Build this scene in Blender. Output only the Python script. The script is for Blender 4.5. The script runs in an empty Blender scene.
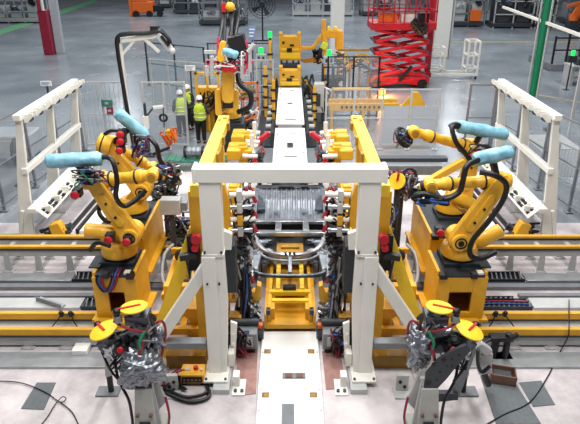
import bpy, bmesh, math, random
from mathutils import Vector, Matrix, noise as mnoise
random.seed(7)
SC = bpy.context.scene
COL = SC.collection
PI = math.pi
V = Vector

# ------------------------------------------------------------------ camera
FPX, PITCH, H = 593.0, math.atan(267 / 593.0), 6.9
CP, SP = math.cos(PITCH), math.sin(PITCH)
cam = bpy.data.cameras.new('camera')
camo = bpy.data.objects.new('camera', cam)
COL.objects.link(camo)
cam.sensor_width = 36.0
cam.lens = 36.0 * FPX / 580.0
cam.clip_end = 500
camo.location = (0, 0, H)
camo.rotation_euler = (PI / 2 - PITCH, 0, 0)
SC.camera = camo

def at(x, y, Y):
    """world point at depth Y seen at photo position x, y (used to measure the place)"""
    u, v = (x - 290) / FPX, (212 - y) / FPX
    t = Y / (CP + v * SP)
    return V((u * t, Y, H + (-SP + v * CP) * t))

# ------------------------------------------------------------------ materials
def lin(c):
    return tuple((v / 12.92 if v <= .04045 else ((v + .055) / 1.055) ** 2.4) for v in [a / 255 for a in c])

MATS = {}
def mat(name, rgb, rough=.5, metal=0.0, var=.12, scale=6.0, bump=0.0, bscale=30.0, alpha=1.0, emit=None, estr=0.0, rgb2=None, coat=0.0):
    m = bpy.data.materials.new(name)
    m.use_nodes = True
    nt = m.node_tree
    b = nt.nodes['Principled BSDF']
    c = lin(rgb)
    if rgb2: c2 = lin(rgb2)
    else: c2 = tuple(v * (1 - var) for v in c)
    tc = nt.nodes.new('ShaderNodeTexCoord')
    n = nt.nodes.new('ShaderNodeTexNoise')
    n.inputs['Scale'].default_value = scale
    n.inputs['Detail'].default_value = 5
    nt.links.new(tc.outputs['Object'], n.inputs['Vector'])
    r = nt.nodes.new('ShaderNodeValToRGB')
    r.color_ramp.elements[0].position = .35
    r.color_ramp.elements[1].position = .65
    r.color_ramp.elements[0].color = (*c2, 1)
    r.color_ramp.elements[1].color = (*c, 1)
    nt.links.new(n.outputs['Fac'], r.inputs['Fac'])
    nt.links.new(r.outputs['Color'], b.inputs['Base Color'])
    b.inputs['Roughness'].default_value = rough
    b.inputs['Metallic'].default_value = metal
    b.inputs['Coat Weight'].default_value = coat
    if alpha < 1:
        b.inputs['Alpha'].default_value = alpha
    if bump:
        n2 = nt.nodes.new('ShaderNodeTexNoise')
        n2.inputs['Scale'].default_value = bscale
        n2.inputs['Detail'].default_value = 4
        nt.links.new(tc.outputs['Object'], n2.inputs['Vector'])
        bp = nt.nodes.new('ShaderNodeBump')
        bp.inputs['Strength'].default_value = bump
        bp.inputs['Distance'].default_value = .02
        nt.links.new(n2.outputs['Fac'], bp.inputs['Height'])
        nt.links.new(bp.outputs['Normal'], b.inputs['Normal'])
    if emit:
        b.inputs['Emission Color'].default_value = (*lin(emit), 1)
        b.inputs['Emission Strength'].default_value = estr
    MATS[name] = m
    return m

mat('robot_yellow', (238, 180, 46), .38, var=.10, scale=3, coat=.2)
mat('machine_yellow', (229, 170, 36), .42, var=.14, scale=4)
mat('bright_yellow', (250, 206, 44), .45, var=.05)
mat('dark_yellow', (176, 130, 36), .5, var=.3, scale=5)
mat('off_white', (232, 230, 222), .45, var=.05, scale=2)
mat('plate_white', (246, 245, 241), .4, var=.04, scale=3)
mat('black_rubber', (20, 20, 23), .42, var=.3)
mat('black_metal', (34, 36, 40), .45, .3, var=.3)
mat('dark_grey', (62, 66, 72), .5, .2, var=.2)
mat('charcoal_plate', (48, 54, 60), .55, .2, var=.25, scale=7)
mat('mid_grey', (128, 132, 136), .5, .2, var=.15)
mat('light_grey', (188, 189, 188), .5, .1, var=.1)
mat('grey_green', (176, 178, 170), .5, .1, var=.1)
mat('floor_plate', (172, 176, 180), .38, .45, var=.18, scale=5)
mat('steel', (196, 200, 206), .28, .9, var=.25, scale=9)
mat('zinc', (142, 148, 157), .42, .65, var=.3, scale=5, bump=.15, bscale=14)
mat('dark_steel', (96, 102, 110), .36, .8, var=.35, scale=9)
mat('red', (196, 22, 40), .4, var=.15)
mat('lift_red', (186, 18, 40), .42, var=.2, scale=3)
mat('magenta', (222, 58, 104), .4, var=.2)
mat('cable_red', (150, 26, 52), .45, var=.2)
mat('cable_blue', (44, 84, 158), .45, var=.2)
mat('cable_green', (24, 130, 90), .45, var=.2)
mat('cable_grey', (150, 150, 152), .45, var=.2)
mat('blue_wrap', (142, 194, 210), .36, rgb2=(106, 160, 184), scale=7, bump=.8, bscale=12)
mat('silver_wrap', (150, 155, 163), .27, .7, var=.25, scale=6, bump=.9, bscale=13)
mat('orange', (236, 110, 30), .45, var=.15)
mat('brown', (126, 92, 78), .7, var=.2)
mat('teal', (60, 120, 104), .5, var=.2)
mat('column_grey', (174, 178, 182), .6, var=.06, scale=2)
mat('pole_green', (16, 132, 88), .4, var=.12)
mat('mat_grey', (98, 104, 108), .7, var=.15, scale=12)
mat('stain_red', (160, 120, 112), .7, var=.3, scale=6)
mat('pane', (170, 182, 190), .15, var=.02, alpha=.16)
mat('sheet_grey', (182, 188, 194), .3, .2, var=.05)
mat('sign_blue', (130, 150, 200), .5, var=.08)
mat('hi_vis', (206, 232, 60), .6, var=.08, scale=12)
mat('reflective', (214, 216, 214), .35, .2, var=.05)
mat('cloth_black', (24, 25, 30), .8, var=.3, scale=20)
mat('cloth_dark', (54, 58, 68), .8, var=.25, scale=20)
mat('skin', (206, 158, 128), .55, var=.08)
mat('hair', (26, 22, 20), .6, var=.3)
mat('helmet', (244, 244, 242), .3, var=.02)
mat('green_lamp', (20, 200, 80), .4, var=.02, emit=(20, 230, 90), estr=1.3)
mat('orange_lamp', (255, 120, 20), .4, var=.02, emit=(255, 96, 8), estr=7.0)
mat('screen', (120, 170, 190), .2, var=.1, emit=(120, 180, 210), estr=.6)
mat('marking_green', (120, 196, 140), .5, var=.15)
mat('marking_yellow', (176, 160, 120), .6, var=.15)
M = MATS

# ------------------------------------------------------------------ mesh builder
PATTERN = {'mesh_panel', 'rung', 'bar', 'line_mark', 'guide_strip', 'cage', 'mechanism', 'coil'}
EACH = {'hose', 'cable'}
class G:
    """collects shapes of one part; sx = -1 mirrors it to the other side of the line"""
    def __init__(s, sx=1, dx=0.0):
        s.bm = bmesh.new(); s.sx = sx; s.dx = dx
    def _v(s, p):
        return s.bm.verts.new((p[0] * s.sx + s.dx, p[1], p[2]))
    def _loops(s, a, b, close=True):
        n = len(a)
        for i in range(n if close else n - 1):
            j = (i + 1) % n
            try: s.bm.faces.new((a[i], a[j], b[j], b[i]))
            except ValueError: pass
    def hexa(s, pts):
        v = [s._v(p) for p in pts]
        for f in ((0, 1, 2, 3), (4, 5, 6, 7), (0, 1, 5, 4), (1, 2, 6, 5), (2, 3, 7, 6), (3, 0, 4, 7)):
            s.bm.faces.new([v[i] for i in f])
        return s
    def box(s, x0, x1, y0, y1, z0, z1):
        return s.hexa([(x0, y0, z0), (x1, y0, z0), (x1, y1, z0), (x0, y1, z0), (x0, y0, z1), (x1, y0, z1), (x1, y1, z1), (x0, y1, z1)])
    def cbox(s, c, sx, sy, sz, rot=None):
        pts = []
        for dz in (-.5, .5):
            for dx, dy in ((-.5, -.5), (.5, -.5), (.5, .5), (-.5, .5)):
                d = V((dx * sx, dy * sy, dz * sz))
                if rot: d = rot @ d
                pts.append(V(c) + d)
        return s.hexa(pts)
    def bar(s, p, q, w, h=None, up=(0, 0, 1), w2=None, h2=None):
        p, q = V(p), V(q); h = h or w; w2 = w2 or w; h2 = h2 or h
        d = (q - p).normalized(); u = V(up)
        if abs(d.dot(u)) > .97: u = V((0, 1, 0))
        a = d.cross(u).normalized(); b = a.cross(d).normalized()
        P = [p + a * (i * w / 2) + b * (j * h / 2) for i, j in ((-1, -1), (1, -1), (1, 1), (-1, 1))]
        Q = [q + a * (i * w2 / 2) + b * (j * h2 / 2) for i, j in ((-1, -1), (1, -1), (1, 1), (-1, 1))]
        return s.hexa(P + Q)
    def frame(s, p, q):
        d = (V(q) - V(p)).normalized()
        u = V((0, 0, 1)) if abs(d.z) < .9 else V((1, 0, 0))
        a = d.cross(u).normalized()
        return d, a, a.cross(d).normalized()
    def cyl(s, p, q, r, r2=None, n=16):
        p, q = V(p), V(q); r2 = r if r2 is None else r2
        d, a, b = s.frame(p, q)
        A = [s._v(p + (a * math.cos(t) + b * math.sin(t)) * r) for t in [2 * PI * i / n for i in range(n)]]
        B = [s._v(q + (a * math.cos(t) + b * math.sin(t)) * r2) for t in [2 * PI * i / n for i in range(n)]]
        s._loops(A, B); s.bm.faces.new(A); s.bm.faces.new(B)
        return s
    def lathe(s, p, q, prof, n=20):
        """prof: list of (t along p->q in metres, radius)"""
        p, q = V(p), V(q); d, a, b = s.frame(p, q)
        prev = None; first = None
        for t, r in prof:
            L = [s._v(p + d * t + (a * math.cos(k) + b * math.sin(k)) * max(r, .001)) for k in [2 * PI * i / n for i in range(n)]]
            if prev: s._loops(prev, L)
            else: first = L
            prev = L
        s.bm.faces.new(first); s.bm.faces.new(prev)
        return s
    def tube(s, pts, r, n=8, sub=5):
        pts = [V(p) for p in pts]
        if len(pts) > 2 and sub > 1:
            P = [pts[0]] + pts + [pts[-1]]; out = []
            for i in range(1, len(P) - 2):
                p0, p1, p2, p3 = P[i - 1:i + 3]
                for k in range(sub):
                    t = k / sub
                    out.append(.5 * ((2 * p1) + (-p0 + p2) * t + (2 * p0 - 5 * p1 + 4 * p2 - p3) * t * t + (-p0 + 3 * p1 - 3 * p2 + p3) * t ** 3))
            out.append(pts[-1]); pts = out
        prev = None; a = None; first = None
        for i, p in enumerate(pts):
            d = (pts[min(i + 1, len(pts) - 1)] - pts[max(i - 1, 0)])
            if d.length < 1e-6: continue
            d.normalize()
            if a is None:
                u = V((0, 0, 1)) if abs(d.z) < .9 else V((1, 0, 0))
                a = d.cross(u).normalized()
            else:
                a = a - d * a.dot(d)
                if a.length < 1e-5: a = d.orthogonal()
                a.normalize()
            b = d.cross(a)
            L = [s._v(p + (a * math.cos(k) + b * math.sin(k)) * r) for k in [2 * PI * j / n for j in range(n)]]
            if prev: s._loops(prev, L)
            else: first = L
            prev = L
        s.bm.faces.new(first); s.bm.faces.new(prev)
        return s
    def ball(s, c, r, sc=(1, 1, 1), seg=14, rings=9, wob=0.0, wf=3.0, rot=None):
        c = V(c)
        rows = []
        for i in range(1, rings):
            th = PI * i / rings; row = []
            for j in range(seg):
                ph = 2 * PI * j / seg
                d = V((math.sin(th) * math.cos(ph), math.sin(th) * math.sin(ph), math.cos(th)))
                k = r * (1 + (wob * mnoise.noise(d * wf + c) if wob else 0))
                e = V((d.x * sc[0], d.y * sc[1], d.z * sc[2])) * k
                if rot: e = rot @ e
                row.append(s._v(c + e))
            rows.append(row)
        e1, e2 = V((0, 0, r * sc[2])), V((0, 0, -r * sc[2]))
        if rot: e1, e2 = rot @ e1, rot @ e2
        t, bt = s._v(c + e1), s._v(c + e2)
        for a, b in zip(rows, rows[1:]): s._loops(a, b)
        for j in range(seg):
            k = (j + 1) % seg
            s.bm.faces.new((t, rows[0][j], rows[0][k])); s.bm.faces.new((bt, rows[-1][k], rows[-1][j]))
        return s
    def prism(s, pts, vec):
        vec = V(vec)
        A = [s._v(V(p)) for p in pts]; B = [s._v(V(p) + vec) for p in pts]
        s._loops(A, B); s.bm.faces.new(A); s.bm.faces.new(B)
        return s
    def capsule(s, p, q, rp, rq, axis, th, n=10):
        """flat arm link: hull of two discs, thickness th along axis"""
        p, q = V(p), V(q); ax = V(axis).normalized()
        d = q - p; d = (d - ax * d.dot(ax)).normalized(); e = ax.cross(d)
        pts = []
        for i in range(n + 1):
            t = PI / 2 + PI * i / n
            pts.append(p + (d * math.cos(t) + e * math.sin(t)) * rp - ax * th / 2)
        for i in range(n + 1):
            t = -PI / 2 + PI * i / n
            pts.append(q + (d * math.cos(t) + e * math.sin(t)) * rq - ax * th / 2)
        return s.prism(pts, ax * th)
    def ring(s, c, axis, R, r, n=24, m=8, a0=0.0, a1=2 * PI):
        c = V(c); ax = V(axis).normalized()
        u = ax.orthogonal().normalized(); w = ax.cross(u)
        full = abs(a1 - a0 - 2 * PI) < 1e-4
        loops = []
        for i in range(n if full else n + 1):
            t = a0 + (a1 - a0) * i / n
            dr = u * math.cos(t) + w * math.sin(t)
            loops.append([s._v(c + dr * (R + r * math.cos(k)) + ax * r * math.sin(k)) for k in [2 * PI * j / m for j in range(m)]])
        for a, b in zip(loops, loops[1:]): s._loops(a, b)
        if full: s._loops(loops[-1], loops[0])
        else: s.bm.faces.new(loops[0]); s.bm.faces.new(loops[-1])
        return s
    def islands(s, name):
        """groups of vertices that stand apart, so each can be a part of its own"""
        s.bm.verts.ensure_lookup_table(); s.bm.verts.index_update()
        seen, out = set(), []
        for v in s.bm.verts:
            if v.index in seen: continue
            st, isl = [v], []
            seen.add(v.index)
            while st:
                a = st.pop(); isl.append(a)
                for e in a.link_edges:
                    b = e.other_vert(a)
                    if b.index not in seen: seen.add(b.index); st.append(b)
            out.append(isl)
        if name in EACH: return out
        def bb(i): return [min(v.co[k] for v in i) - .008 for k in range(3)] + [max(v.co[k] for v in i) + .008 for k in range(3)]
        gr = [(bb(i), i) for i in out]
        k = 0
        while k < len(gr):
            for j in range(k + 1, len(gr)):
                a, b = gr[k][0], gr[j][0]
                if all(a[c] <= b[c + 3] and b[c] <= a[c + 3] for c in range(3)):
                    gr[k] = ([min(a[c], b[c]) for c in range(3)] + [max(a[c + 3], b[c + 3]) for c in range(3)], gr[k][1] + gr[j][1])
                    gr.pop(j); k = -1; break
            k += 1
        return [g[1] for g in gr]
    def build(s, name, m, parent=None, bev=0.0, stuff=False):
        if parent is not None and name not in PATTERN:
            isl = s.islands(name)
            if len(isl) > 1:
                first = None
                for grp in isl:
                    ids = {v: None for v in grp}
                    h = G()
                    for v in grp: ids[v] = h.bm.verts.new(v.co)
                    fs = {f for v in grp for f in v.link_faces}
                    for f in sorted(fs, key=lambda f: f.index): h.bm.faces.new([ids[v] for v in f.verts])
                    o = h._one(name, m, parent, bev)
                    first = first or o
                s.bm.free()
                return first
        return s._one(name, m, parent, bev, stuff)
    def _one(s, name, m, parent=None, bev=0.0, stuff=False):
        bmesh.ops.recalc_face_normals(s.bm, faces=s.bm.faces)
        me = bpy.data.meshes.new(name)
        off = V((0, 0, 0))
        if parent is not None:
            p = parent
            while p is not None: off += V(p.location); p = p.parent
        elif s.bm.verts:
            xs = [v.co.x for v in s.bm.verts]; ys = [v.co.y for v in s.bm.verts]; zs = [v.co.z for v in s.bm.verts]
            off = V(((min(xs) + max(xs)) / 2, (min(ys) + max(ys)) / 2, min(zs)))
        bmesh.ops.translate(s.bm, verts=s.bm.verts, vec=-off)
        for f in s.bm.faces: f.smooth = True
        s.bm.to_mesh(me); s.bm.free()
        me.set_sharp_from_angle(angle=math.radians(35))
        me.materials.append(M[m] if isinstance(m, str) else m)
        o = bpy.data.objects.new(name, me)
        COL.objects.link(o)
        if parent is not None: o.parent = parent
        else: o.location = off
        if bev:
            b = o.modifiers.new('bevel', 'BEVEL'); b.width = bev; b.segments = 2; b.limit_method = 'ANGLE'; b.angle_limit = math.radians(40)
            b.harden_normals = False
        if stuff: o['kind'] = 'stuff'
        return o

def tag(o, label, cat, group=None):
    o['label'] = label; o['category'] = cat
    if group: o['group'] = group
    return o

def thing(name, label, cat, loc, group=None):
    o = bpy.data.objects.new(name, None); COL.objects.link(o)
    o.empty_display_size = .2
    o.location = V(loc)
    return tag(o, label, cat, group)

def struct(o): o['kind'] = 'structure'; return o

def dup(o, loc, label=None, group=None, parent=None):
    c = o.copy(); COL.objects.link(c)
    if parent is None:
        c.location = V(loc)
        if label: c['label'] = label
        if group: c['group'] = group
    else: c.parent = parent
    for ch in list(o.children): dup(ch, None, parent=c)
    return c

def tangle(c, ext, n, r, seed, sx=1, turns=4):
    """a handful of looping cables around c, in one part"""
    rnd = random.Random(seed); g = G(sx)
    for _ in range(n):
        pts = []
        for k in range(turns):
            pts.append(V(c) + V((rnd.uniform(-1, 1) * ext[0], rnd.uniform(-1, 1) * ext[1], rnd.uniform(-1, 1) * ext[2])))
        g.tube(pts, r, 6, 5)
    return g

def greebles(c, ext, n, seed, sx=1, smin=.04, smax=.12):
    """small blocks, cylinders and brackets of a machine head, all touching a core"""
    rnd = random.Random(seed); g = G(sx)
    g.cbox(c, ext[0], ext[1], ext[2])
    for _ in range(n):
        p = V(c) + V((rnd.uniform(-1, 1) * ext[0], rnd.uniform(-1, 1) * ext[1], rnd.uniform(-1, 1) * ext[2]))
        q = V(c) + (p - V(c)) * .3
        if rnd.random() < .5: g.cyl(q, p, rnd.uniform(smin, smax) * .5, n=10)
        else: g.bar(q, p, rnd.uniform(smin, smax), rnd.uniform(smin, smax) * .6)
    return g

# ================================================================== SETTING
def floor_material():
    m = bpy.data.materials.new('hall_floor'); m.use_nodes = True
    nt = m.node_tree; b = nt.nodes['Principled BSDF']; L = nt.links
    tc = nt.nodes.new('ShaderNodeTexCoord')
    n = nt.nodes.new('ShaderNodeTexNoise'); n.inputs['Scale'].default_value = .25; n.inputs['Detail'].default_value = 8
    L.new(tc.outputs['Object'], n.inputs['Vector'])
    r = nt.nodes.new('ShaderNodeValToRGB')
    r.color_ramp.elements[0].position = .3; r.color_ramp.elements[1].position = .72
    r.color_ramp.elements[0].color = (*lin((116, 123, 131)), 1); r.color_ramp.elements[1].color = (*lin((156, 162, 168)), 1)
    L.new(n.outputs['Fac'], r.inputs['Fac']); L.new(r.outputs['Color'], b.inputs['Base Color'])
    n2 = nt.nodes.new('ShaderNodeTexNoise'); n2.inputs['Scale'].default_value = .8; n2.inputs['Detail'].default_value = 6
    L.new(tc.outputs['Object'], n2.inputs['Vector'])
    mr = nt.nodes.new('ShaderNodeMapRange'); mr.inputs['To Min'].default_value = .16; mr.inputs['To Max'].default_value = .34
    L.new(n2.outputs['Fac'], mr.inputs['Value']); L.new(mr.outputs['Result'], b.inputs['Roughness'])
    return m
M['hall_floor'] = floor_material()
def slab_material():
    m = bpy.data.materials.new('station_concrete'); m.use_nodes = True
    nt = m.node_tree; b = nt.nodes['Principled BSDF']; L = nt.links
    tc = nt.nodes.new('ShaderNodeTexCoord')
    n = nt.nodes.new('ShaderNodeTexNoise'); n.inputs['Scale'].default_value = .9; n.inputs['Detail'].default_value = 9; n.inputs['Roughness'].default_value = .65
    L.new(tc.outputs['Object'], n.inputs['Vector'])
    r = nt.nodes.new('ShaderNodeValToRGB'); e = r.color_ramp.elements
    e[0].position = .28; e[0].color = (*lin((150, 142, 145)), 1)
    e[1].position = .62; e[1].color = (*lin((210, 202, 204)), 1)
    L.new(n.outputs['Fac'], r.inputs['Fac']); L.new(r.outputs['Color'], b.inputs['Base Color'])
    b.inputs['Roughness'].default_value = .6
    n2 = nt.nodes.new('ShaderNodeTexNoise'); n2.inputs['Scale'].default_value = 22
    bp = nt.nodes.new('ShaderNodeBump'); bp.inputs['Strength'].default_value = .15
    L.new(tc.outputs['Object'], n2.inputs['Vector']); L.new(n2.outputs['Fac'], bp.inputs['Height']); L.new(bp.outputs['Normal'], b.inputs['Normal'])
    return m
M['slab'] = slab_material()
def so(g, name, m, bev=0): return struct(g.build(name, m, bev=bev))
so(G().box(-110, 110, -6, 190, -.3, -.02), 'floor', 'hall_floor')
so(G().box(-8.6, 8.6, 2, 14.6, -.3, 0).box(-6.9, 6.9, 14.6, 18.6, -.3, 0), 'floor', 'slab')
so(G().box(-110, 110, 190, 190.4, -.3, 14), 'wall_back', 'column_grey')
# painted lines on the hall floor
so(G().prism([(9.6, 33.0, -.02), (9.8, 33.0, -.02), (15.9, 26.2, -.02), (15.7, 26.2, -.02)], (0, 0, .015)), 'trim_3', 'marking_yellow')
so(G().box(7, 40, 47.5, 47.9, -.02, -.005), 'trim_4', 'marking_yellow')

# building columns
t = thing('building_column', 'grey steel hall column with a red impact guard at its foot', 'column', (-16.0, 42.3, -.02))
G().box(-16.3, -15.75, 42.2, 42.6, -.02, 12).build('shaft', 'column_grey', t, .03)
G().box(-16.95, -16.32, 41.7, 42.4, -.02, 2.9).build('impact_guard', 'cable_red', t, .04)
G().cyl((-16.75, 41.7, 2.9), (-16.75, 41.7, 12), .12).build('pipe', 'cable_red', t)
G().cyl((-16.5, 41.7, 2.9), (-16.5, 41.7, 12), .09).build('pipe', 'off_white', t)
t = thing('building_column', 'white steel hall column beside the red scissor lift', 'column', (10.1, 41, -.02))
G().box(9.55, 10.6, 40.6, 41.4, -.02, 12).build('shaft', 'off_white', t, .03)
G().box(9.42, 9.52, 40.5, 41.5, .0, 12).box(10.63, 10.73, 40.5, 41.5, 0, 12).build('flange', 'light_grey', t)
t = thing('building_column', 'narrow white column standing above the yellow transfer tower', 'column', (3.2, 42, -.02))
G().box(2.75, 3.65, 41.6, 42.4, -.02, 12).build('shaft', 'off_white', t, .03)
G().box(2.6, 3.8, 41.5, 42.5, -.02, .1).build('base_plate', 'light_grey', t)
t = thing('pipe_post', 'tall green round post standing behind the right fence', 'post', (11.0, 26.7, -.02))
G().cyl((11, 26.7, -.02), (11, 26.7, 8), .17).build('pipe', 'pole_green', t)
G().cyl((10.74, 26.7, -.02), (10.74, 26.7, 8), .045).cyl((11.1, 26.45, -.02), (11.1, 26.45, 8), .05).build('conduit', 'light_grey', t)
G().cyl((11, 26.7, -.02), (11, 26.7, .04), .3).build('base_plate', 'pole_green', t)

# ================================================================== LINEAR TRACKS
def track(sx, y0, zb, zr, x0, x1, label, ends):
    t = thing('linear_track', label, 'robot track', (sx * (x0 + x1) / 2, y0 + .3, 0))
    y1 = y0 + .66
    zl = zb - .16 if zb > .3 else .05
    G(sx).box(x0, x1, y0 + .02, y0 + .14, zl, zb).box(x0, x1, y1 - .14, y1 - .02, zb - .16, zb).build('side_beam', 'light_grey', t, .006)
    if zb < .3: G(sx).box(x0, x1, y0 + .14, y1 - .14, .1, zb - .06).build('deck', 'light_grey', t)
    else:
        xx = x1 - .25
        while xx > x0:
            G(sx).box(xx - .05, xx + .05, y0 + .14, y1 - .14, zb - .14, zb - .04).build('cross_tie', 'light_grey', t); xx -= .72
    for a in (y0, y1 - .14):
        G(sx).box(x0, x1, a, a + .1, zb + .03, zr).build('rail', 'machine_yellow', t, .008)
        G(sx).box(x0, x1, a - .015, a + .115, zb, zb + .03).build('rail_seat', 'dark_grey', t)
    if zb > .3: G(sx).box(x0, x1, y0 - .012, y0 + .0, zb + .02, zb + .045).box(x0, x1, y1 - .155, y1 - .142, zb + .02, zb + .045).build('guide_strip', 'dark_grey', t)
    x = x1 - .25
    while x > ends:
        f = G(sx)
        for yy in (y0 - .06, y1 - .06):
            f.box(x - .13, x + .13, yy, yy + .16, 0, .025)
            f.prism([(x - .09, yy + .07, .025), (x + .09, yy + .07, .025), (x + .05, yy + .07, zb - .1), (x - .05, yy + .07, zb - .1)], (0, .03, 0))
            f.cyl((x - .09, yy + .03, .025), (x - .09, yy + .03, .05), .02, n=8).cyl((x + .09, yy + .03, .025), (x + .09, yy + .03, .05), .02, n=8)
        f.build('foot', 'light_grey', t)
        x -= .72
    return t
track(-1, 9.1, .25, .42, 2.54, 6.6, 'yellow-railed linear track crossing the left foreground in front of the other', 2.6)
track(1, 9.1, .25, .42, 2.54, 6.6, 'yellow-railed linear track crossing the right foreground in front of the other', 2.6)
track(-1, 11.95, .56, .66, 2.75, 8.2, 'far yellow-railed track behind the left robots, ending by the white rack', 2.85)
track(1, 11.95, .56, .66, 2.75, 8.2, 'far yellow-railed track behind the right robots, ending by the white rack', 2.85)
# sensor stops clipped between the front rails
for sx, x, lab in ((-1, 4.28, 'pair of black sensor stops between the rails left of the pedestal'), (1, 4.02, 'pair of black sensor stops between the rails right of the pedestal')):
    t = thing('sensor_stop', lab, 'sensor', (sx * x, 9.53, .42))
    for k in (-.09, .09):
        G(sx).box(x + k - .03, x + k + .03, 9.5, 9.6, .42, .47).ball((x + k, 9.52, .5), .045).build('roller', 'black_rubber', t)
    G(sx).tube([(x - .25, 9.42, .2), (x - .15, 9.47, .34), (x - .09, 9.55, .45)], .012, 6).tube([(x + .3, 9.42, .2), (x + .17, 9.47, .36), (x + .09, 9.55, .45)], .012, 6).build('cable', 'black_rubber', t)
    G(sx).box(x - .14, x + .14, 9.56, 9.6, .42, .44).build('bracket', 'dark_grey', t)

# floor plates and cable trays between and before the tracks
def floor_plate(x0, x1, y0, y1, z, lab, m='floor_plate', sx=1):
    g = G(sx).box(x0, x1, y0, y1, 0, z)
    return tag(g.build('cover_plate', m, bev=.006), lab, 'floor plate')
def cable_tray(x0, x1, y0, y1, lab, sx=1, cab=False):
    t = thing('cable_tray', lab, 'cable tray', (sx * (x0 + x1) / 2, (y0 + y1) / 2, 0))
    G(sx).box(x0, x1, y0, y1, 0, .02).build('tray', 'black_metal', t)
    G(sx).box(x0, x1, y0, y0 + .02, .02, .09).box(x0, x1, y1 - .02, y1, .02, .09).build('side_wall', 'charcoal_plate', t)
    g = G(sx); x = x0 + .06
    while x < x1 - .05:
        g.prism([(x, y0 + .02, .06), (x + .03, y0 + .02, .06), (x + .1, y1 - .02, .06), (x + .07, y1 - .02, .06)], (0, 0, .02)); x += .105
    g.build('rung', 'zinc', t)
    if cab:
        for k, m in enumerate(('cable_blue', 'cable_red', 'black_rubber')):
            yy = y0 + .08 + k * .09
            G(sx).tube([(x0 + .1, yy, .1), ((x0 + x1) / 2, yy + .03, .1), (x1 - .05, yy, .1)], .018, 6).build('cable', m, t)
for sx, w in ((-1, 'left'), (1, 'right')):
    floor_plate(2.4, 6.6, 8.5, 8.72, .05, 'long grey plate strip on the floor before the %s front track' % w, sx=sx)
    floor_plate(2.4, 6.6, 8.74, 8.95, .03, 'long grey plate strip touching the %s front track feet' % w, sx=sx)
    floor_plate(4.9 if sx < 0 else 5.3, 7.4, 11.46, 11.8, .06, 'pale plate beside the slotted tray nearest the %s far track' % w, sx=sx)
    floor_plate(2.4, 7.2, 11.14, 11.3, .09, 'grey channel cover running under the %s pedestals, far one' % w, 'mid_grey', sx=sx)
    floor_plate(2.4, 7.2, 11.32, 11.42, .05, 'narrow dark edge strip along the %s channel cover' % w, 'dark_grey', sx=sx)
floor_plate(4.35, 7.0, 10.36, 10.74, .07, 'pale wide plate left of the black slotted tray behind the left track', 'light_grey', -1)
floor_plate(5.05, 7.0, 10.36, 10.74, .07, 'pale plate right of the tray with coloured cables', 'light_grey', 1)
floor_plate(4.2, 7.0, 10.8, 10.92, .08, 'thin grey strip behind the left pale plate', 'mid_grey', -1)
floor_plate(4.9, 7.0, 10.8, 10.92, .08, 'thin grey strip behind the right pale plate', 'mid_grey', 1)
cable_tray(3.62, 4.88, 11.46, 11.82, 'black slotted cable tray near the far left track', -1)
cable_tray(3.62, 5.26, 11.46, 11.82, 'black slotted cable tray near the far right track', 1)
cable_tray(3.62, 4.33, 10.36, 10.74, 'black slotted cable tray left of the near left pedestal', -1)
cable_tray(3.62, 5.02, 10.36, 10.6, 'black tray with blue and red cables right of the near right pedestal', 1, True)
cable_tray(3.62, 4.75, 10.66, 10.78, 'narrow black tray behind the one with coloured cables', 1)
cable_tray(3.62, 4.15, 10.98, 11.1, 'short narrow black tray behind the left slotted one', -1)
t = thing('steel_offcut', 'loose grey steel angle lying askew on the left floor plates', 'steel bar', (-4.95, 10.55, .07))
G().cbox((-5.0, 10.52, .09), .7, .14, .03, Matrix.Rotation(-.45, 3, 'Z')).build('flange', 'floor_plate', t)
G().cbox((-5.02, 10.46, .13), .7, .02, .09, Matrix.Rotation(-.45, 3, 'Z')).build('web', 'mid_grey', t)

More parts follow.
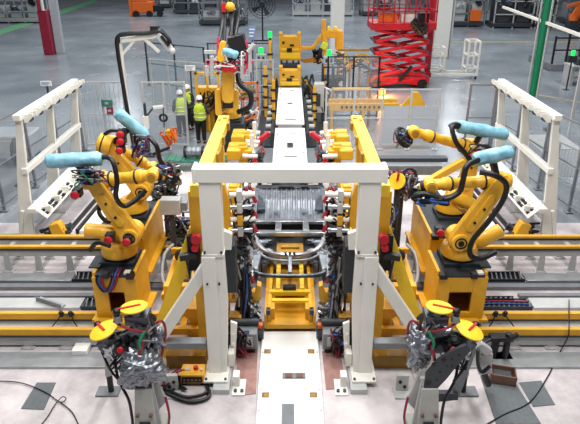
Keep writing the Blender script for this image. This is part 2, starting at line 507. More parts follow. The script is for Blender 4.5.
# ================================================================== PORTAL
t = thing('portal_frame', 'big off-white portal frame spanning the line in the foreground', 'portal', (0, 8.4, 0))
G().box(-1.44, 1.44, 8.22, 8.5, 3.67, 3.89).build('crossbeam', 'off_white', t, .008)
G().box(-1.45, -1.40, 8.20, 8.52, 3.66, 3.9).box(1.40, 1.45, 8.20, 8.52, 3.66, 3.9).build('end_plate', 'off_white', t, .004)
for sx in (-1, 1):
    G(sx).box(1.05, 1.37, 8.24, 8.52, 2.46, 3.67).build('post', 'off_white', t, .008)
    G(sx).box(1.04, 1.39, 8.23, 8.53, 2.41, 2.46).build('flange', 'off_white', t, .004)
    b = G(sx)
    for bx in (1.08, 1.34): b.cyl((bx, 8.21, 2.5), (bx, 8.24, 2.5), .018, n=8)
    for bx, bz in ((1.14, 1.93), (1.33, 1.93)): b.cyl((bx, 8.2, bz), (bx, 8.24, bz), .018, n=8)
    b.build('bolt', 'black_metal', t)
    p = G(sx).box(1.18, 1.4, 8.22, 8.5, .12, 2.41).build('post', 'off_white', t, .008)
    G(sx).prism([(1.18, 8.25, 2.41), (1.05, 8.25, 2.41), (1.03, 8.25, 1.5), (1.1, 8.25, .12), (1.18, 8.25, .12)], (0, .2, 0)).build('gusset', 'off_white', t, .004)
    G(sx).box(1.06, 1.47, 8.0, 8.6, .10, .14).build('foot_plate', 'off_white', t, .005)
    G(sx).box(1.02, 1.3, 7.84, 8.5, 0, .10).build('plinth', 'light_grey', t, .005)
    g = G(sx)
    for q in (1.1, 1.43): g.cyl((q, 8.05, .14), (q, 8.05, .17), .022, n=8)
    g.build('bolt', 'dark_steel', t)
    G(sx).prism([(1.37, 8.28, 2.3), (1.37, 8.28, 1.96), (2.14, 8.28, .72), (2.38, 8.28, .72)], (0, .2, 0)).build('strut', 'off_white', t, .006)
    G(sx).box(1.43, 2.5, 8.28, 8.46, .6, .72).build('side_beam', 'mid_grey', t, .006)
    G(sx).box(2.24, 2.42, 8.28, 8.46, .03, .6).build('side_leg', 'light_grey', t, .006)
    G(sx).box(2.16, 2.5, 8.2, 8.54, 0, .03).build('foot_plate', 'light_grey', t)
    # dark panel hung inside each post
    G(sx).box(.9, 1.08, 8.55, 8.95, 1.55, 2.44).build('side_panel', 'charcoal_plate', t, .01)
    G(sx).box(1.06, 1.2, 8.5, 8.62, 1.6, 2.2).build('panel_bracket', 'off_white', t)
    # white inner bracket plate near the foot
    q = G(sx).prism([(.92, 8.58, .9), (1.03, 8.58, .95), (1.06, 8.58, .12), (.98, 8.58, .1)], (0, .06, 0)).box(.98, 1.08, 8.4, 8.66, .14, .4)
    for zz in (.3, .5, .7): q.cyl((1.0, 8.54, zz), (1.0, 8.6, zz), .025, n=8)
    q.build('inner_bracket', 'off_white', t)
    G(sx).prism([(.93, 8.5, 2.68), (1.06, 8.5, 2.74), (1.06, 8.5, 2.4), (.95, 8.5, 2.4)], (0, .1, 0)).build('bracket', 'off_white', t)

# anchor shoes bolted to the floor beside the portal feet
for sx in (-1, 1):
    t = thing('anchor_shoe', 'white anchor block on the floor inside the %s portal foot' % ('left' if sx < 0 else 'right'), 'anchor', (sx * .86, 8.05, 0))
    G(sx).box(.76, .98, 7.8, 8.2, 0, .03).build('base_plate', 'off_white', t, .003)
    G(sx).box(.86, .97, 8.0, 8.18, .03, .24).build('block', 'off_white', t, .01)
    G(sx).cyl((.81, 7.88, .03), (.81, 7.88, .07), .03, n=6).cyl((.92, 7.88, .03), (.92, 7.88, .07), .03, n=6).build('bolt', 'dark_steel', t)

# yellow depth beams behind the portal with columns
for sx, w in ((-1, 'left'), (1, 'right')):
    t = thing('gantry_beam', 'long bright yellow gantry beam running back behind the %s portal corner' % w, 'gantry', (sx * 1.45, 10, 0))
    G(sx).box(1.33, 1.56, 8.56, 12.7, 3.3, 3.5).build('beam', 'bright_yellow', t, .008)  # lit top put into the colour: brighter yellow than the columns
    for yy in (8.9, 12.5):
        G(sx).box(1.46, 1.64, yy - .11, yy + .11, .04, 3.3).build('column', 'machine_yellow', t, .008)
        G(sx).box(1.38, 1.72, yy - .2, yy + .2, 0, .04).build('foot_plate', 'dark_yellow', t)
    G(sx).prism([(1.66, 8.8, 2.66), (1.5, 8.8, 2.66), (2.2, 8.8, .5), (2.5, 8.8, .5)], (0, .2, 0)).box(2.26, 2.5, 8.8, 9.0, 0, .5).build('strut', 'bright_yellow', t, .008)
    g = G(sx)
    for yy in (9.2, 10.2, 11.2, 12.2): g.box(1.28, 1.33, yy - .08, yy + .08, 3.32, 3.48)
    g.build('lug', 'dark_yellow', t)
    G(sx).cyl((1.4, 12.45, 3.5), (1.4, 12.45, 3.52), .05).cyl((1.5, 12.3, 3.5), (1.5, 12.3, 3.52), .04).build('bolt', 'dark_yellow', t)
    # low inclined yellow beams and cylinder running along the line
    t = thing('shift_frame', 'low yellow shift frame with a long cylinder beside the %s portal post' % w, 'shift frame', (sx * 2.1, 9.9, 0))
    G(sx).prism([(1.68, 9.05, .7), (1.9, 9.05, .7), (1.9, 11.4, 1.3), (1.68, 11.4, 1.3)], (0, 0, .2)).build('beam', 'machine_yellow', t, .01)
    G(sx).box(1.62, 2.6, 10.22, 11.7, 0, .05).build('base_plate', 'charcoal_plate', t)  # dark plate added to darken the floor under the frame
    G(sx).bar((2.5, 10.08, .5), (2.5, 11.5, .62), .1, .14).bar((2.0, 11.3, .9), (2.55, 11.3, .9), .1, .12).bar((2.0, 10.12, .5), (2.56, 10.12, .5), .1, .12).build('side_beam', 'machine_yellow', t)
    G(sx).cyl((2.12, 10.08, .66), (2.3, 11.35, .85), .12).build('cylinder', 'dark_yellow', t)
    G(sx).ring((2.14, 10.2, .67), (.18, 1.45, .23), .15, .045).ring((2.28, 11.2, .83), (.18, 1.45, .23), .15, .045).build('collar', 'dark_grey', t)
    G(sx).box(1.7, 1.88, 9.26, 9.42, 0, .74).box(1.7, 1.88, 11.2, 11.4, 0, 1.4).box(2.05, 2.2, 10.06, 10.2, 0, .5).box(2.2, 2.35, 11.2, 11.38, 0, .75).build('leg', 'machine_yellow', t, .006)
    G(sx).tube([(2.48, 11.2, 1.1), (2.62, 10.9, 1.0), (2.58, 10.4, .7), (2.3, 10.15, .6), (2.05, 10.12, .58)], .035, 8).build('hose', 'cable_grey', t)
    # yellow cross box under the beams
    t = thing('cross_box', 'yellow bolted cross box behind the %s portal post' % w, 'machine beam', (sx * 1.9, 9.0, 0))
    G(sx).box(1.5, 2.45, 9.84, 10.0, .45, .9).build('web', 'machine_yellow', t, .008)
    G(sx).box(1.5, 2.5, 9.56, 9.84, .42, .5).build('flange', 'machine_yellow', t, .008)
    G(sx).box(1.5, 2.5, 9.1, 9.22, .3, .44).box(1.95, 2.07, 9.22, 9.84, .3, .4).build('front_beam', 'machine_yellow', t, .008)
    g = G(sx)
    for k in range(4): g.cyl((1.62 + k * .24, 9.82, .72), (1.62 + k * .24, 9.84, .72), .025, n=8)
    g.build('bolt', 'dark_yellow', t)
    G(sx).box(1.55, 1.65, 9.6, 9.95, 0, .42).box(2.35, 2.45, 9.6, 9.95, 0, .42).box(1.52, 1.6, 9.11, 9.21, 0, .3).box(2.4, 2.48, 9.11, 9.21, 0, .3).build('leg', 'dark_yellow', t)
    tag(G(sx).box(1.5, 2.2, 8.52, 8.78, 0, .27).build('floor_beam', 'dark_yellow', bev=.01), 'short yellow floor beam, shade in its colour, behind the %s portal foot' % w, 'floor beam')  # lower yellow beam with shade put into its darker colour
    # red-capped valve beside the post
    t = thing('valve_unit', 'red-headed valve unit on the yellow beam by the %s portal post' % w, 'valve', (sx * 1.66, 8.8, 1.11))
    G(sx).box(1.5, 1.7, 8.7, 8.78, 1.9, 2.55).build('bracket', 'black_metal', t)
    G(sx).cyl((1.53, 8.6, 2.52), (1.53, 8.72, 2.52), .085).cyl((1.56, 8.6, 2.36), (1.56, 8.7, 2.36), .06).build('head', 'red', t)
    G(sx).bar((1.56, 8.66, 2.22), (1.82, 8.62, 2.2), .12, .1).cyl((1.72, 8.62, 2.2), (1.66, 8.6, 1.75), .02, n=6).build('lever', 'black_rubber', t)

# ================================================================== ROBOTS
def pedestal(sx, x0, x1, y0, y1, z0, z1, label, hole=True, notch=False):
    t = thing('robot_pedestal', label, 'pedestal', (sx * (x0 + x1) / 2, (y0 + y1) / 2, z0))
    # front plate with a window: four members
    xa, xb = x0 + .24, x1 - .26; za, zb = z0 + .2, z0 + .64
    g = G(sx)
    g.box(x0, xa, y0, y0 + .06, z0, z1 - .03).box(xb, x1, y0, y0 + .06, z0, z1 - .03).box(xa, xb, y0, y0 + .06, z0, za).box(xa, xb, y0, y0 + .06, zb, z1 - .03)
    g.build('front_plate', 'machine_yellow', t, .006)
    G(sx).box(x0, x0 + .06, y0 + .06, y1, z0, z1 + .05).build('side_plate', 'machine_yellow', t, .006)
    G(sx).prism([(x1, y0 + .06, z0), (x1, y1, z0), (x1, y1, z1 + .05), (x1, y0 + .06, z1 + .05)], (-.06, 0, 0)).build('side_plate', 'machine_yellow', t, .006)
    G(sx).box(x0 + .06, x1 - .06, y1 - .06, y1, z0, z1 - .03).build('rear_plate', 'machine_yellow', t, .006)
    tp = G(sx).box(x0 + .065, x1 - .065, y0 + .0, y1 - .02, z1 - .03, z1 + .02).box(x1 - .1, x1 + .1, y0 + .2, y1 - .3, z1 + .05, z1 + .08).build('top_plate', 'charcoal_plate', t, .005)
    for k, m in enumerate(('cable_red', 'cable_blue', 'black_rubber') if sx < 0 else ()):
        xx = (x0 + x1) / 2 - .1 + k * .05
        G(sx).tube([(xx, y0 + .2, z1 + .06), (xx, y0 - .03, z1 + .04), (xx + .08, y0 - .05, z1 - .18), (xx + .2, y0 - .04, z1 - .3), (xx + .3, y0 - .04, z1 - .1), (xx + .28, y0 + .0, z1 + .04)], .02, 7).build('cable', m, t)
    xr_ = (x0 + .1) if sx < 0 else (x1 - .2)
    G(sx).box(xr_, xr_ + .11, y0 + .02, y0 + .14, z1 + .02, z1 + .06).build('reflector', 'off_white', t)
    G(sx).box(x0 + .02, x0 + .16, y0 - .05, y0 + .1, z1 - .04, z1 + .05).box(x1 - .32, x1 - .21, y0 - .03, y0 + .1, z1 - .04, z1 + .06).build('corner_stop', 'black_rubber', t)
    G(sx).box(x0 - .12, x1 + .1, y0 - .04, y1 + .02, z0 - .0, z0 + .06).build('carriage_plate', 'machine_yellow', t, .006)
    g = G(sx)
    for k in range(5): g.cyl((x0 + .1 + k * (x1 - x0 - .2) / 4, y0 - .06, z0 + .03), (x0 + .1 + k * (x1 - x0 - .2) / 4, y0 - .03, z0 + .03), .022, n=8)
    g.build('bolt', 'dark_yellow', t)
    return t
pedestal(-1, 2.82, 3.62, 9.36, 10.3, .42, 1.4, 'yellow box pedestal with a black window, near left, on the front track')
pedestal(1, 2.7, 3.62, 9.36, 10.3, .42, 1.4, 'yellow box pedestal with a black window, near right, on the front track')
pedestal(-1, 2.98, 3.85, 10.75, 12.6, .66, 1.5, 'tall yellow pedestal behind the near left one, on the far track')
pedestal(1, 2.85, 3.85, 10.75, 12.6, .66, 1.5, 'tall yellow pedestal behind the near right one, on the far track')
for sx, xx in ((-1, 2.82), (1, 2.7)):
    tag(G(sx).box(xx + .05, xx + .8, 9.14, 9.3, .42, .55).build('end_buffer', 'machine_yellow', bev=.01), 'yellow bolted buffer plate before the %s near pedestal' % ('left' if sx < 0 else 'right'), 'buffer plate')

def weld_gun(parent, W, tip, seed, ring=True):
    """spot welding gun carried by the wrist, with its cable loom"""
    W, tip = V(W), V(tip); d = (tip - W).normalized()
    mid = W + (tip - W) * .55
    g = greebles(mid, (.13, .14, .13), 16, seed).build('weld_gun', 'dark_steel', parent)
    G().cyl(W, W + d * .14, .11).cyl(W + d * .1, mid, .08).build('adapter', 'black_metal', g)
    up = V((0, 0, 1)); a = d.cross(up).normalized()
    G().bar(mid + a * .05, tip + a * .1 + up * .1, .07, .05).bar(mid - a * .04, tip - up * .16, .07, .05).cyl(tip + a * .1 + up * .1, tip + up * .02, .025, n=8).cyl(tip - up * .16, tip - up * .05, .025, n=8).build('electrode_arm', 'steel', g)
    if ring: G().ring(mid + d * .05, d, .2, .04).build('collar', 'black_rubber', g)
    for k, (m, n) in enumerate((('cable_blue', 3), ('cable_red', 2), ('black_rubber', 5), ('off_white', 2), ('cable_green', 1))):
        tangle(mid, (.2, .15, .16), n, .013 if m != 'black_rubber' else .02, seed * 7 + k).build('cable', m, g)
    return g

def robot(label, foot, S, E, W, tip, bag, cb, caps, hose, seed, ax=(0, -1, 0), s=1.0, top=(0, 0, 0), gun=True, twin=None):
    foot, S, E, W, tip = map(V, (foot, S, E, W, tip)); ax = V(ax).normalized()
    t = thing('welding_robot', label, 'robot', foot)
    # base and turret
    b = G().cbox(foot + V((0, 0, .04 * s)), .66 * s, .6 * s, .08 * s)
    b.lathe(foot + V((0, 0, .08 * s)), foot + V((0, 0, 1)), [(0, .3 * s), (.06 * s, .3 * s)], 24)
    b.build('base', 'charcoal_plate', t, .008)
    tz = foot.z + .14 * s
    tur = G().lathe((foot.x, foot.y, tz), (foot.x, foot.y, tz + 1), [(0, .33 * s), (.08 * s, .34 * s), (.2 * s, .31 * s), (.28 * s, .2 * s)], 24)
    sh = V((S.x, S.y, S.z)) - ax * .16 * s
    tur.bar(V((foot.x, foot.y + .05, tz + .1)), sh - V((0, 0, 0)), .34 * s, .36 * s, w2=.22 * s, h2=.28 * s)
    tur.cyl(sh - ax * .12 * s, sh + ax * .09 * s, .2 * s, n=20)
    tur.build('turret', 'robot_yellow', t, .01)
    # lower arm
    arm = G().capsule(S, E, .19 * s, .13 * s, ax, .15 * s)
    d = (E - S).normalized()
    arm.capsule(S + d * .32 * s + ax * .08 * s, E - d * .25 * s + ax * .08 * s, .075 * s, .055 * s, ax, .05 * s)
    arm.cyl(S, S + ax * .15 * s, .165 * s, n=24)
    arm.build('lower_arm', 'robot_yellow', t, .008)
    G().ring(S + ax * .15 * s, ax, .1 * s, .014 * s).cyl(S + ax * .15 * s, S + ax * .17 * s, .055 * s).build('joint_cover', 'black_metal', t)
    pc = S + d * .45 * s + ax * .1 * s
    G().cyl(pc, pc + ax * .02, .028 * s, n=10).cyl(pc + d * .3 * s, pc + d * .3 * s + ax * .02, .024 * s, n=10).build('plug', 'black_metal', t)
    # elbow and forearm
    f = (W - E).normalized()
    e2 = E - ax * .17 * s
    G().cyl(E - ax * .3 * s, E - ax * .06 * s, .17 * s, n=20).cbox(e2, .3 * s, .26 * s, .28 * s, f.to_track_quat('X', 'Z').to_matrix()).cyl(e2 - f * .26 * s, e2 - f * .1 * s, .13 * s, .16 * s, 18).build('elbow_housing', 'robot_yellow', t, .008)
    L = (W - e2).length; f2 = (W - e2).normalized()
    G().lathe(e2, W, [(.1 * s, .15 * s), (.22 * s, .15 * s), (.3 * s, .11 * s), (L * .62, .095 * s), (L * .66, .12 * s), (L * .8, .125 * s), (L * .83, .1 * s), (L - .06 * s, .1 * s)], 20).build('forearm', 'robot_yellow', t)
    fl = G().ring(e2 + f2 * L * .70, f2, .118 * s, .02 * s).ring(e2 + f2 * .25 * s, f2, .14 * s, .016 * s).build('joint_ring', 'black_rubber', t)
    wr = G().ball(W, .13 * s, (1, 1, 1)).cyl(W - ax * .15 * s, W + ax * .15 * s, .105 * s, n=18).cyl(W, W + (tip - W).normalized() * .2 * s, .09 * s, n=16)
    wr.build('wrist', 'robot_yellow', t)
    G().cyl(W + ax * .15 * s, W + ax * .165 * s, .07 * s).build('wrist_cover', 'dark_yellow', t)
    # balancer cylinder
    if cb:
        p, q = V(cb[0]), V(cb[1]); dd = (q - p).normalized(); LL = (q - p).length
        G().lathe(p, q, [(0, .05), (.02, .12 * s), (.07, .135 * s), (LL - .1, .135 * s), (LL - .04, .1 * s), (LL, .06 * s)], 20).build('balancer', 'robot_yellow', t)
    # motors
    for c in caps:
        c = V(c)
        m = G().cbox(c - ax * .09, .15 * s, .16, .15 * s).cyl(c - ax * .02, c + ax * .05, .075 * s, n=14).build('motor', 'black_metal', t, .006)
        G().lathe(c + ax * .04, c + ax, [(0, .074 * s), (.04, .074 * s), (.06, .05 * s), (.065, .01)], 16).build('motor_cap', 'red', m)
    # wrapped dress pack on top of the forearm
    if bag:
        p, q = V(bag[0]), V(bag[1]); dd = (q - p).normalized(); LL = (q - p).length
        g = G(); g.lathe(p, q, [(0, .05 * s), (.02, .1 * s), (.1, .125 * s), (LL * .3, .12 * s), (LL * .45, .135 * s), (LL * .7, .12 * s), (LL - .08, .13 * s), (LL - .01, .1 * s), (LL, .04)], 18)
        for v in g.bm.verts:
            v.co += V((mnoise.noise(v.co * 7), mnoise.noise(v.co * 7 + V((9, 0, 0))), mnoise.noise(v.co * 7 + V((0, 9, 0))))) * .022
        g.build('wrapped_cover', 'blue_wrap', t)
        mm = p + (q - p) * .5
        G().bar(E - ax * .1, mm - V((0, 0, .05)), .09, .1).build('cover_bracket', 'black_metal', t)
    for hpts, r in hose:
        h = G().tube(hpts, r, 9, 6)
        h.build('hose', 'black_rubber', t)
    if gun: weld_gun(t, W, tip, seed)
    return t

rnd = random.Random(3)
YF = 9.9
# near left
r1 = robot('yellow welding robot on the near left pedestal, blue wrapped pack pointing left',
    (-3.24, 9.98, 1.42), at(131, 235, 9.75), at(95, 184, 9.75), at(153, 175, 9.85), at(180, 176, 10.1),
    (at(46, 161, 9.7), at(103, 159, 9.8)), (at(84, 230, 9.75), at(121, 233, 9.85)),
    [at(76, 194, 9.6), at(109, 239, 9.45), at(127, 241, 9.5)],
    [([at(101, 157, 9.8), at(112, 160, 9.6), at(117, 180, 9.5), at(116, 197, 9.5), at(124, 206, 9.6), at(136, 200, 9.7), at(146, 190, 9.8)], .045),
     ([at(103, 200, 10.0), at(99, 212, 9.9), at(108, 222, 9.7), at(118, 215, 9.8)], .04),
     ([at(90, 250, 9.4), at(97, 243, 9.3), at(110, 246, 9.2)], .04)], 11)
greebles(at(88, 174, 9.6), (.16, .1, .11), 20, 5).build('valve_block', 'black_metal', r1)
for k, (m, n) in enumerate((('cable_blue', 3), ('cable_red', 3), ('cable_grey', 4), ('black_rubber', 6), ('cable_green', 2))):
    tangle(at(90, 176, 9.55), (.3, .12, .15), n, .014, 40 + k).build('cable', m, r1)
# far left
r2 = robot('yellow welding robot behind the near left one, blue pack pointing up',
    (-3.42, 11.8, 1.52), at(142, 190, 11.6), at(108, 147, 11.6), at(152, 168, 11.9), at(178, 172, 12.0),
    (at(116, 112, 11.5), at(147, 137, 11.7)), None,
    [at(121, 134, 11.3), at(121, 141, 11.25), at(120, 150, 11.2)],
    [([at(101, 138, 11.6), at(110, 131, 11.6), at(120, 131, 11.6)], .04),
     ([at(145, 134, 11.7), at(156, 145, 11.5), at(160, 160, 11.6), at(168, 170, 11.7), at(176, 164, 11.9)], .05)], 23)
G().cyl(at(99, 142, 11.6), at(112, 146, 11.6), .2, .19, 22).build('motor_drum', 'robot_yellow', r2, .01)
G().ring(at(103, 143.5, 11.6), at(112, 146, 11.6) - at(99, 142, 11.6), .2, .015).build('drum_ring', 'black_rubber', r2)
for k, (m, n) in enumerate((('cable_blue', 4), ('cable_red', 4), ('cable_grey', 2), ('black_rubber', 6))):
    tangle(at(140, 146, 11.5), (.2, .12, .25), n, .016, 60 + k).build('cable', m, r2)
# near right
r3 = robot('yellow welding robot on the near right pedestal with a big shoulder disc',
    (3.2, 9.95, 1.42), at(459, 240, 9.75), at(499, 184, 9.75), at(430, 185, 9.7), at(406, 192, 9.9),
    (at(513, 151, 9.8), at(473, 160, 9.8)), (at(502, 229, 10.0), at(474, 245, 10.0)),
    [at(440, 232, 9.9)],
    [([at(478, 160, 9.7), at(467, 166, 9.5), at(463, 180, 9.5), at(459, 192, 9.5), at(444, 199, 9.5), at(424, 194, 9.5), at(412, 198, 9.6)], .052),
     ([at(480, 172, 9.6), at(494, 175, 9.5), at(506, 184, 9.5), at(503, 200, 9.5), at(488, 222, 9.45), at(473, 240, 9.45), at(470, 254, 9.4), at(480, 259, 9.4), at(496, 252, 9.45)], .05)], 31)
for k, (m, n) in enumerate((('cable_blue', 4), ('cable_red', 1), ('black_rubber', 5))):
    tangle(at(432, 201, 9.5), (.3, .1, .07), n, .02, 80 + k).build('cable', m, r3)
# far right
r4 = robot('yellow welding robot behind the near right one, forearm reaching to the line',
    (3.5, 11.8, 1.52), at(462, 200, 11.6), at(474, 150, 11.7), at(414, 132, 11.6), at(398, 140, 11.8),
    (at(508, 135, 11.7), at(456, 126, 11.7)), (at(474, 205, 11.5), at(446, 193, 11.5)),
    [at(486, 150, 11.5), at(490, 157, 11.4)],
    [([at(458, 127, 11.6), at(452, 128, 11.5), at(456, 142, 11.4), at(464, 152, 11.4), at(470, 160, 11.4)], .05),
     ([at(449, 127, 11.6), at(455, 124, 11.6), at(460, 126, 11.6)], .05)], 47)
G().bar(at(428, 182, 11.3), at(464, 161, 11.4), .14, .14).build('link_arm', 'robot_yellow', r4, .01)
for k, (m, n) in enumerate((('cable_red', 2), ('black_rubber', 6), ('cable_grey', 3), ('magenta', 1))):
    tangle(at(482, 150, 11.4), (.3, .12, .12), n, .016, 90 + k).build('cable', m, r4)
# middle robot further down the line, holding a gripper frame
P = thing('robot_pedestal', 'dark square pedestal under the middle robot down the line', 'pedestal', (-2.05, 20.4, -.02))
G().box(-2.5, -1.6, 20.0, 20.9, .2, 1.25).build('body', 'charcoal_plate', P, .02)
G().box(-2.75, -1.35, 19.8, 21.1, -.02, .2).build('base_plate', 'machine_yellow', P, .02)
r5 = robot('yellow robot far down the line facing the camera, holding a magenta gripper frame',
    (-2.05, 20.4, 1.25), at(222, 107, 20.0), at(228, 72, 20.0), at(230, 58, 19.4), at(232, 50, 19.1),
    (at(222, 50, 18.9), at(238, 56, 18.9)), None, [at(226, 68, 19.3), at(233, 68, 19.3)],
    [([at(238, 74, 19.7), at(240, 84, 19.5), at(250, 93, 19.4), at(250, 106, 19.4), at(238, 112, 19.6)], .09)], 53, gun=False)
G().capsule(at(219, 112, 19.9), at(218, 92, 19.9), .12, .1, (0, -1, 0), .2).capsule(at(236, 112, 19.9), at(236, 92, 19.9), .1, .08, (0, -1, 0), .2).build('side_arm', 'robot_yellow', r5, .01)
G().capsule(at(228, 98, 19.7), at(228, 74, 19.6), .2, .22, (0, -1, 0), .2).build('upper_arm', 'robot_yellow', r5, .02)
G().cbox(at(228, 103, 19.75), .34, .3, .3).build('arm_motor', 'black_metal', r5, .02)
G().capsule(at(221, 58, 18.95), at(223, 44, 18.95), .12, .1, (0, -1, 0), .2).build('tool_post', 'robot_yellow', r5, .02)
for xx in (226, 233):
    G().lathe(at(xx, 68, 19.0), at(xx, 68, 18), [(0, .15), (.08, .15), (.12, .1), (.13, .02)], 14).build('motor_cap', 'red', r5)
f = G()
for a, b in (((206, 62), (254, 62)), ((218, 37), (218, 70)), ((246, 40), (246, 66)), ((208, 60), (208, 74)), ((230, 37), (230, 50)), ((250, 62), (243, 74))):
    f.bar(at(*a, 19.0), at(*b, 19.0), .07, .07)
f.build('gripper_frame', 'magenta', r5)
f = G()
for a, b in (((204, 52), (216, 52)), ((212, 56), (212, 78)), ((250, 45), (250, 72)), ((242, 60), (242, 78))):
    f.bar(at(*a, 18.9), at(*b, 19.0), .1, .1)
f.cyl(at(207, 66, 18.9), at(207, 76, 18.9), .08).cyl(at(254, 44, 18.9), at(248, 52, 18.9), .07).build('clamp', 'light_grey', r5)
G().bar(at(230, 46, 19.2), at(246, 42, 19.2), .5, .55).build('control_unit', 'black_metal', r5, .02)
f = G()
for x0, x1 in ((219, 222), (224, 221), (229, 232), (231, 228), (234, 238)):
    f.tube([at(x0, 42, 19.4), at((x0 + x1) / 2 + 2, 20, 20), at(x1, 4, 20.6), at(x1, -25, 21)], .06, 8)
f.build('hose', 'black_rubber', r5)
G().ball(at(230, 7, 20.2), .16).build('hose_guide', 'machine_yellow', r5)
G().bar(at(223.5, 3, 20.2), at(224, 12, 20.2), .12, .12).build('hose_clamp', 'red', r5)
f = tangle(at(232, 60, 19.0), (.5, .15, .35), 7, .02, 77); f.build('cable', 'black_rubber', r5)
tangle(at(228, 60, 18.9), (.5, .12, .3), 4, .02, 79).build('cable', 'off_white', r5)

def az(x, y, z):
    """world point at height z seen at photo position x, y"""
    u, v = (x - 290) / FPX, (212 - y) / FPX
    t = (z - H) / (-SP + v * CP)
    return V((u * t, (CP + v * SP) * t, z))

# ================================================================== CONVEYOR PLATES AND LIFT TABLE
t = thing('conveyor_cover', 'white floor plate with small square holes in the bottom centre', 'conveyor cover', (0, 7, 0))
G().box(-.535, .535, 4.5, 9.55, 0, .06).build('plate', 'plate_white', t, .006)
g = G()
for x, y in ((267.5, 351.5), (311, 351.5), (265.5, 395), (313.5, 395)):
    c = az(x, y, .06); g.box(c.x - .06, c.x + .06, c.y - .06, c.y + .06, .06, .066)
g.build('hole_rim', 'brown', t)
g = G()
for x, y in ((268, 352), (310.5, 352), (266, 395.5), (313, 395.5)):
    c = az(x, y, .06); g.box(c.x - .035, c.x + .045, c.y - .04, c.y + .04, .066, .07)
g.build('hole', 'dark_yellow', t)
c = az(294, 376, .06)
G().box(c.x - .2, c.x + .2, c.y - .08, c.y + .08, .06, .066).build('slot_plate', 'mid_grey', t)
g = G()
for k in (-.09, .1): g.box(c.x + k - .06, c.x + k + .06, c.y - .05, c.y + .05, .066, .08)
g.build('slot_block', 'brown', t)
c = az(288, 404, .06)
G().box(c.x - .1, c.x + .1, 4.6, c.y, .06, .065).build('inlay', 'mid_grey', t)
g = G()
for k in range(8):
    for sx in (-1, 1): g.cyl((sx * .5, 5.4 + k * .5, .06), (sx * .5, 5.4 + k * .5, .064), .014, n=8)
g.build('screw', 'mid_grey', t)

def line_plate(y0, y1, z, label):
    t = thing('conveyor_cover', label, 'conveyor cover', (0, (y0 + y1) / 2, 0))
    G().box(-.53, .53, y0, y1, z - .08, z).build('plate', 'plate_white', t, .01)
    G().box(-.44, .44, y0 + .02, y1 - .02, .0, z - .08).build('body', 'light_grey', t)
    g = G()
    ym = (y0 + y1) / 2
    g.box(-.1, .1, ym - .08, ym + .12, z, z + .006).box(-.18, .22, y0 + .5, y0 + .6, z, z + .006).box(-.02, .2, y1 - .7, y1 - .62, z, z + .006)
    for k in range(6):
        for sx in (-1, 1): g.box(sx * .43 - .03, sx * .43 + .03, y0 + .3 + k * (y1 - y0 - .5) / 5, y0 + .38 + k * (y1 - y0 - .5) / 5, z, z + .005)
    g.build('slot', 'dark_grey', t)
    return t
a = line_plate(16.95, 20.7, .9, 'nearer white line cover plate beyond the portal')
G().box(-.46, .46, 16.9, 16.95, .45, .82).build('front_apron', 'light_grey', a, .01)
G().box(-.53, .53, 18.6, 18.64, .9, .906).build('seam', 'mid_grey', a)
G().box(-.09, .1, 18.4, 18.85, .9, .93).build('coupling', 'dark_steel', a)
line_plate(21.3, 27.3, .9, 'farther white line cover plate with a dark square hole')

t = thing('lift_table', 'yellow lift table under the car body', 'lift table', (0, 10.3, 0))
G().box(-.5, .5, 9.57, 11.7, .1, .2).build('table', 'machine_yellow', t, .008)
G().box(-.42, .42, 9.7, 11.6, 0, .1).build('base', 'dark_yellow', t)
g = G()
for sx in (-1, 1):
    g.box(sx * .47 - .03, sx * .47 + .03, 9.6, 11.7, .2, .4)
    g.box(sx * .4 - .035, sx * .4 + .035, 9.66, 11.7, .2, .5)
g.build('side_rail', 'machine_yellow', t, .006)
for yy, zz, h, d_, w_ in ((10.0, .4, .07, .1, .4), (10.22, .44, .1, .1, .4), (10.85, .44, .05, .06, .3), (11.42, .56, .16, .14, .46)):
    G().box(-w_, w_, yy, yy + d_, zz, zz + h).build('crossbar', 'bright_yellow', t, .008)
for sx in (-1, 1):
    G(sx).box(.2, .29, 10.3, 11.5, .44, .58).build('ladder_rail', 'bright_yellow', t, .006)
    G(sx).box(.3, .37, 9.75, 10.1, .2, .44).build('upright', 'machine_yellow', t, .006)
G().box(-.2, .2, 10.3, 11.5, .4, .44).build('panel', 'dark_yellow', t)
G().box(-.14, .12, 10.26, 10.38, .54, .62).build('motor', 'black_metal', t, .01)
for sx in (-1, 1):
    G(sx).box(.38, .46, 9.6, 9.72, .4, .5).build('sensor', 'dark_grey', t)
    G(sx).box(.5, .64, 9.3, 9.46, .06, .36).build('corner_block', 'dark_steel', t, .01)
    G(sx).box(.52, .62, 9.29, 9.4, .3, .38).build('corner_cap', 'orange', t)
    G(sx).cyl((.58, 9.28, .25), (.58, 9.24, .25), .05).build('roller', 'dark_steel', t)

# ================================================================== CAR UNDERBODY
t = thing('car_underbody', 'bare grey metal car underbody clamped at the middle of the station', 'car body', (0, 12.6, .5))
Z = .9
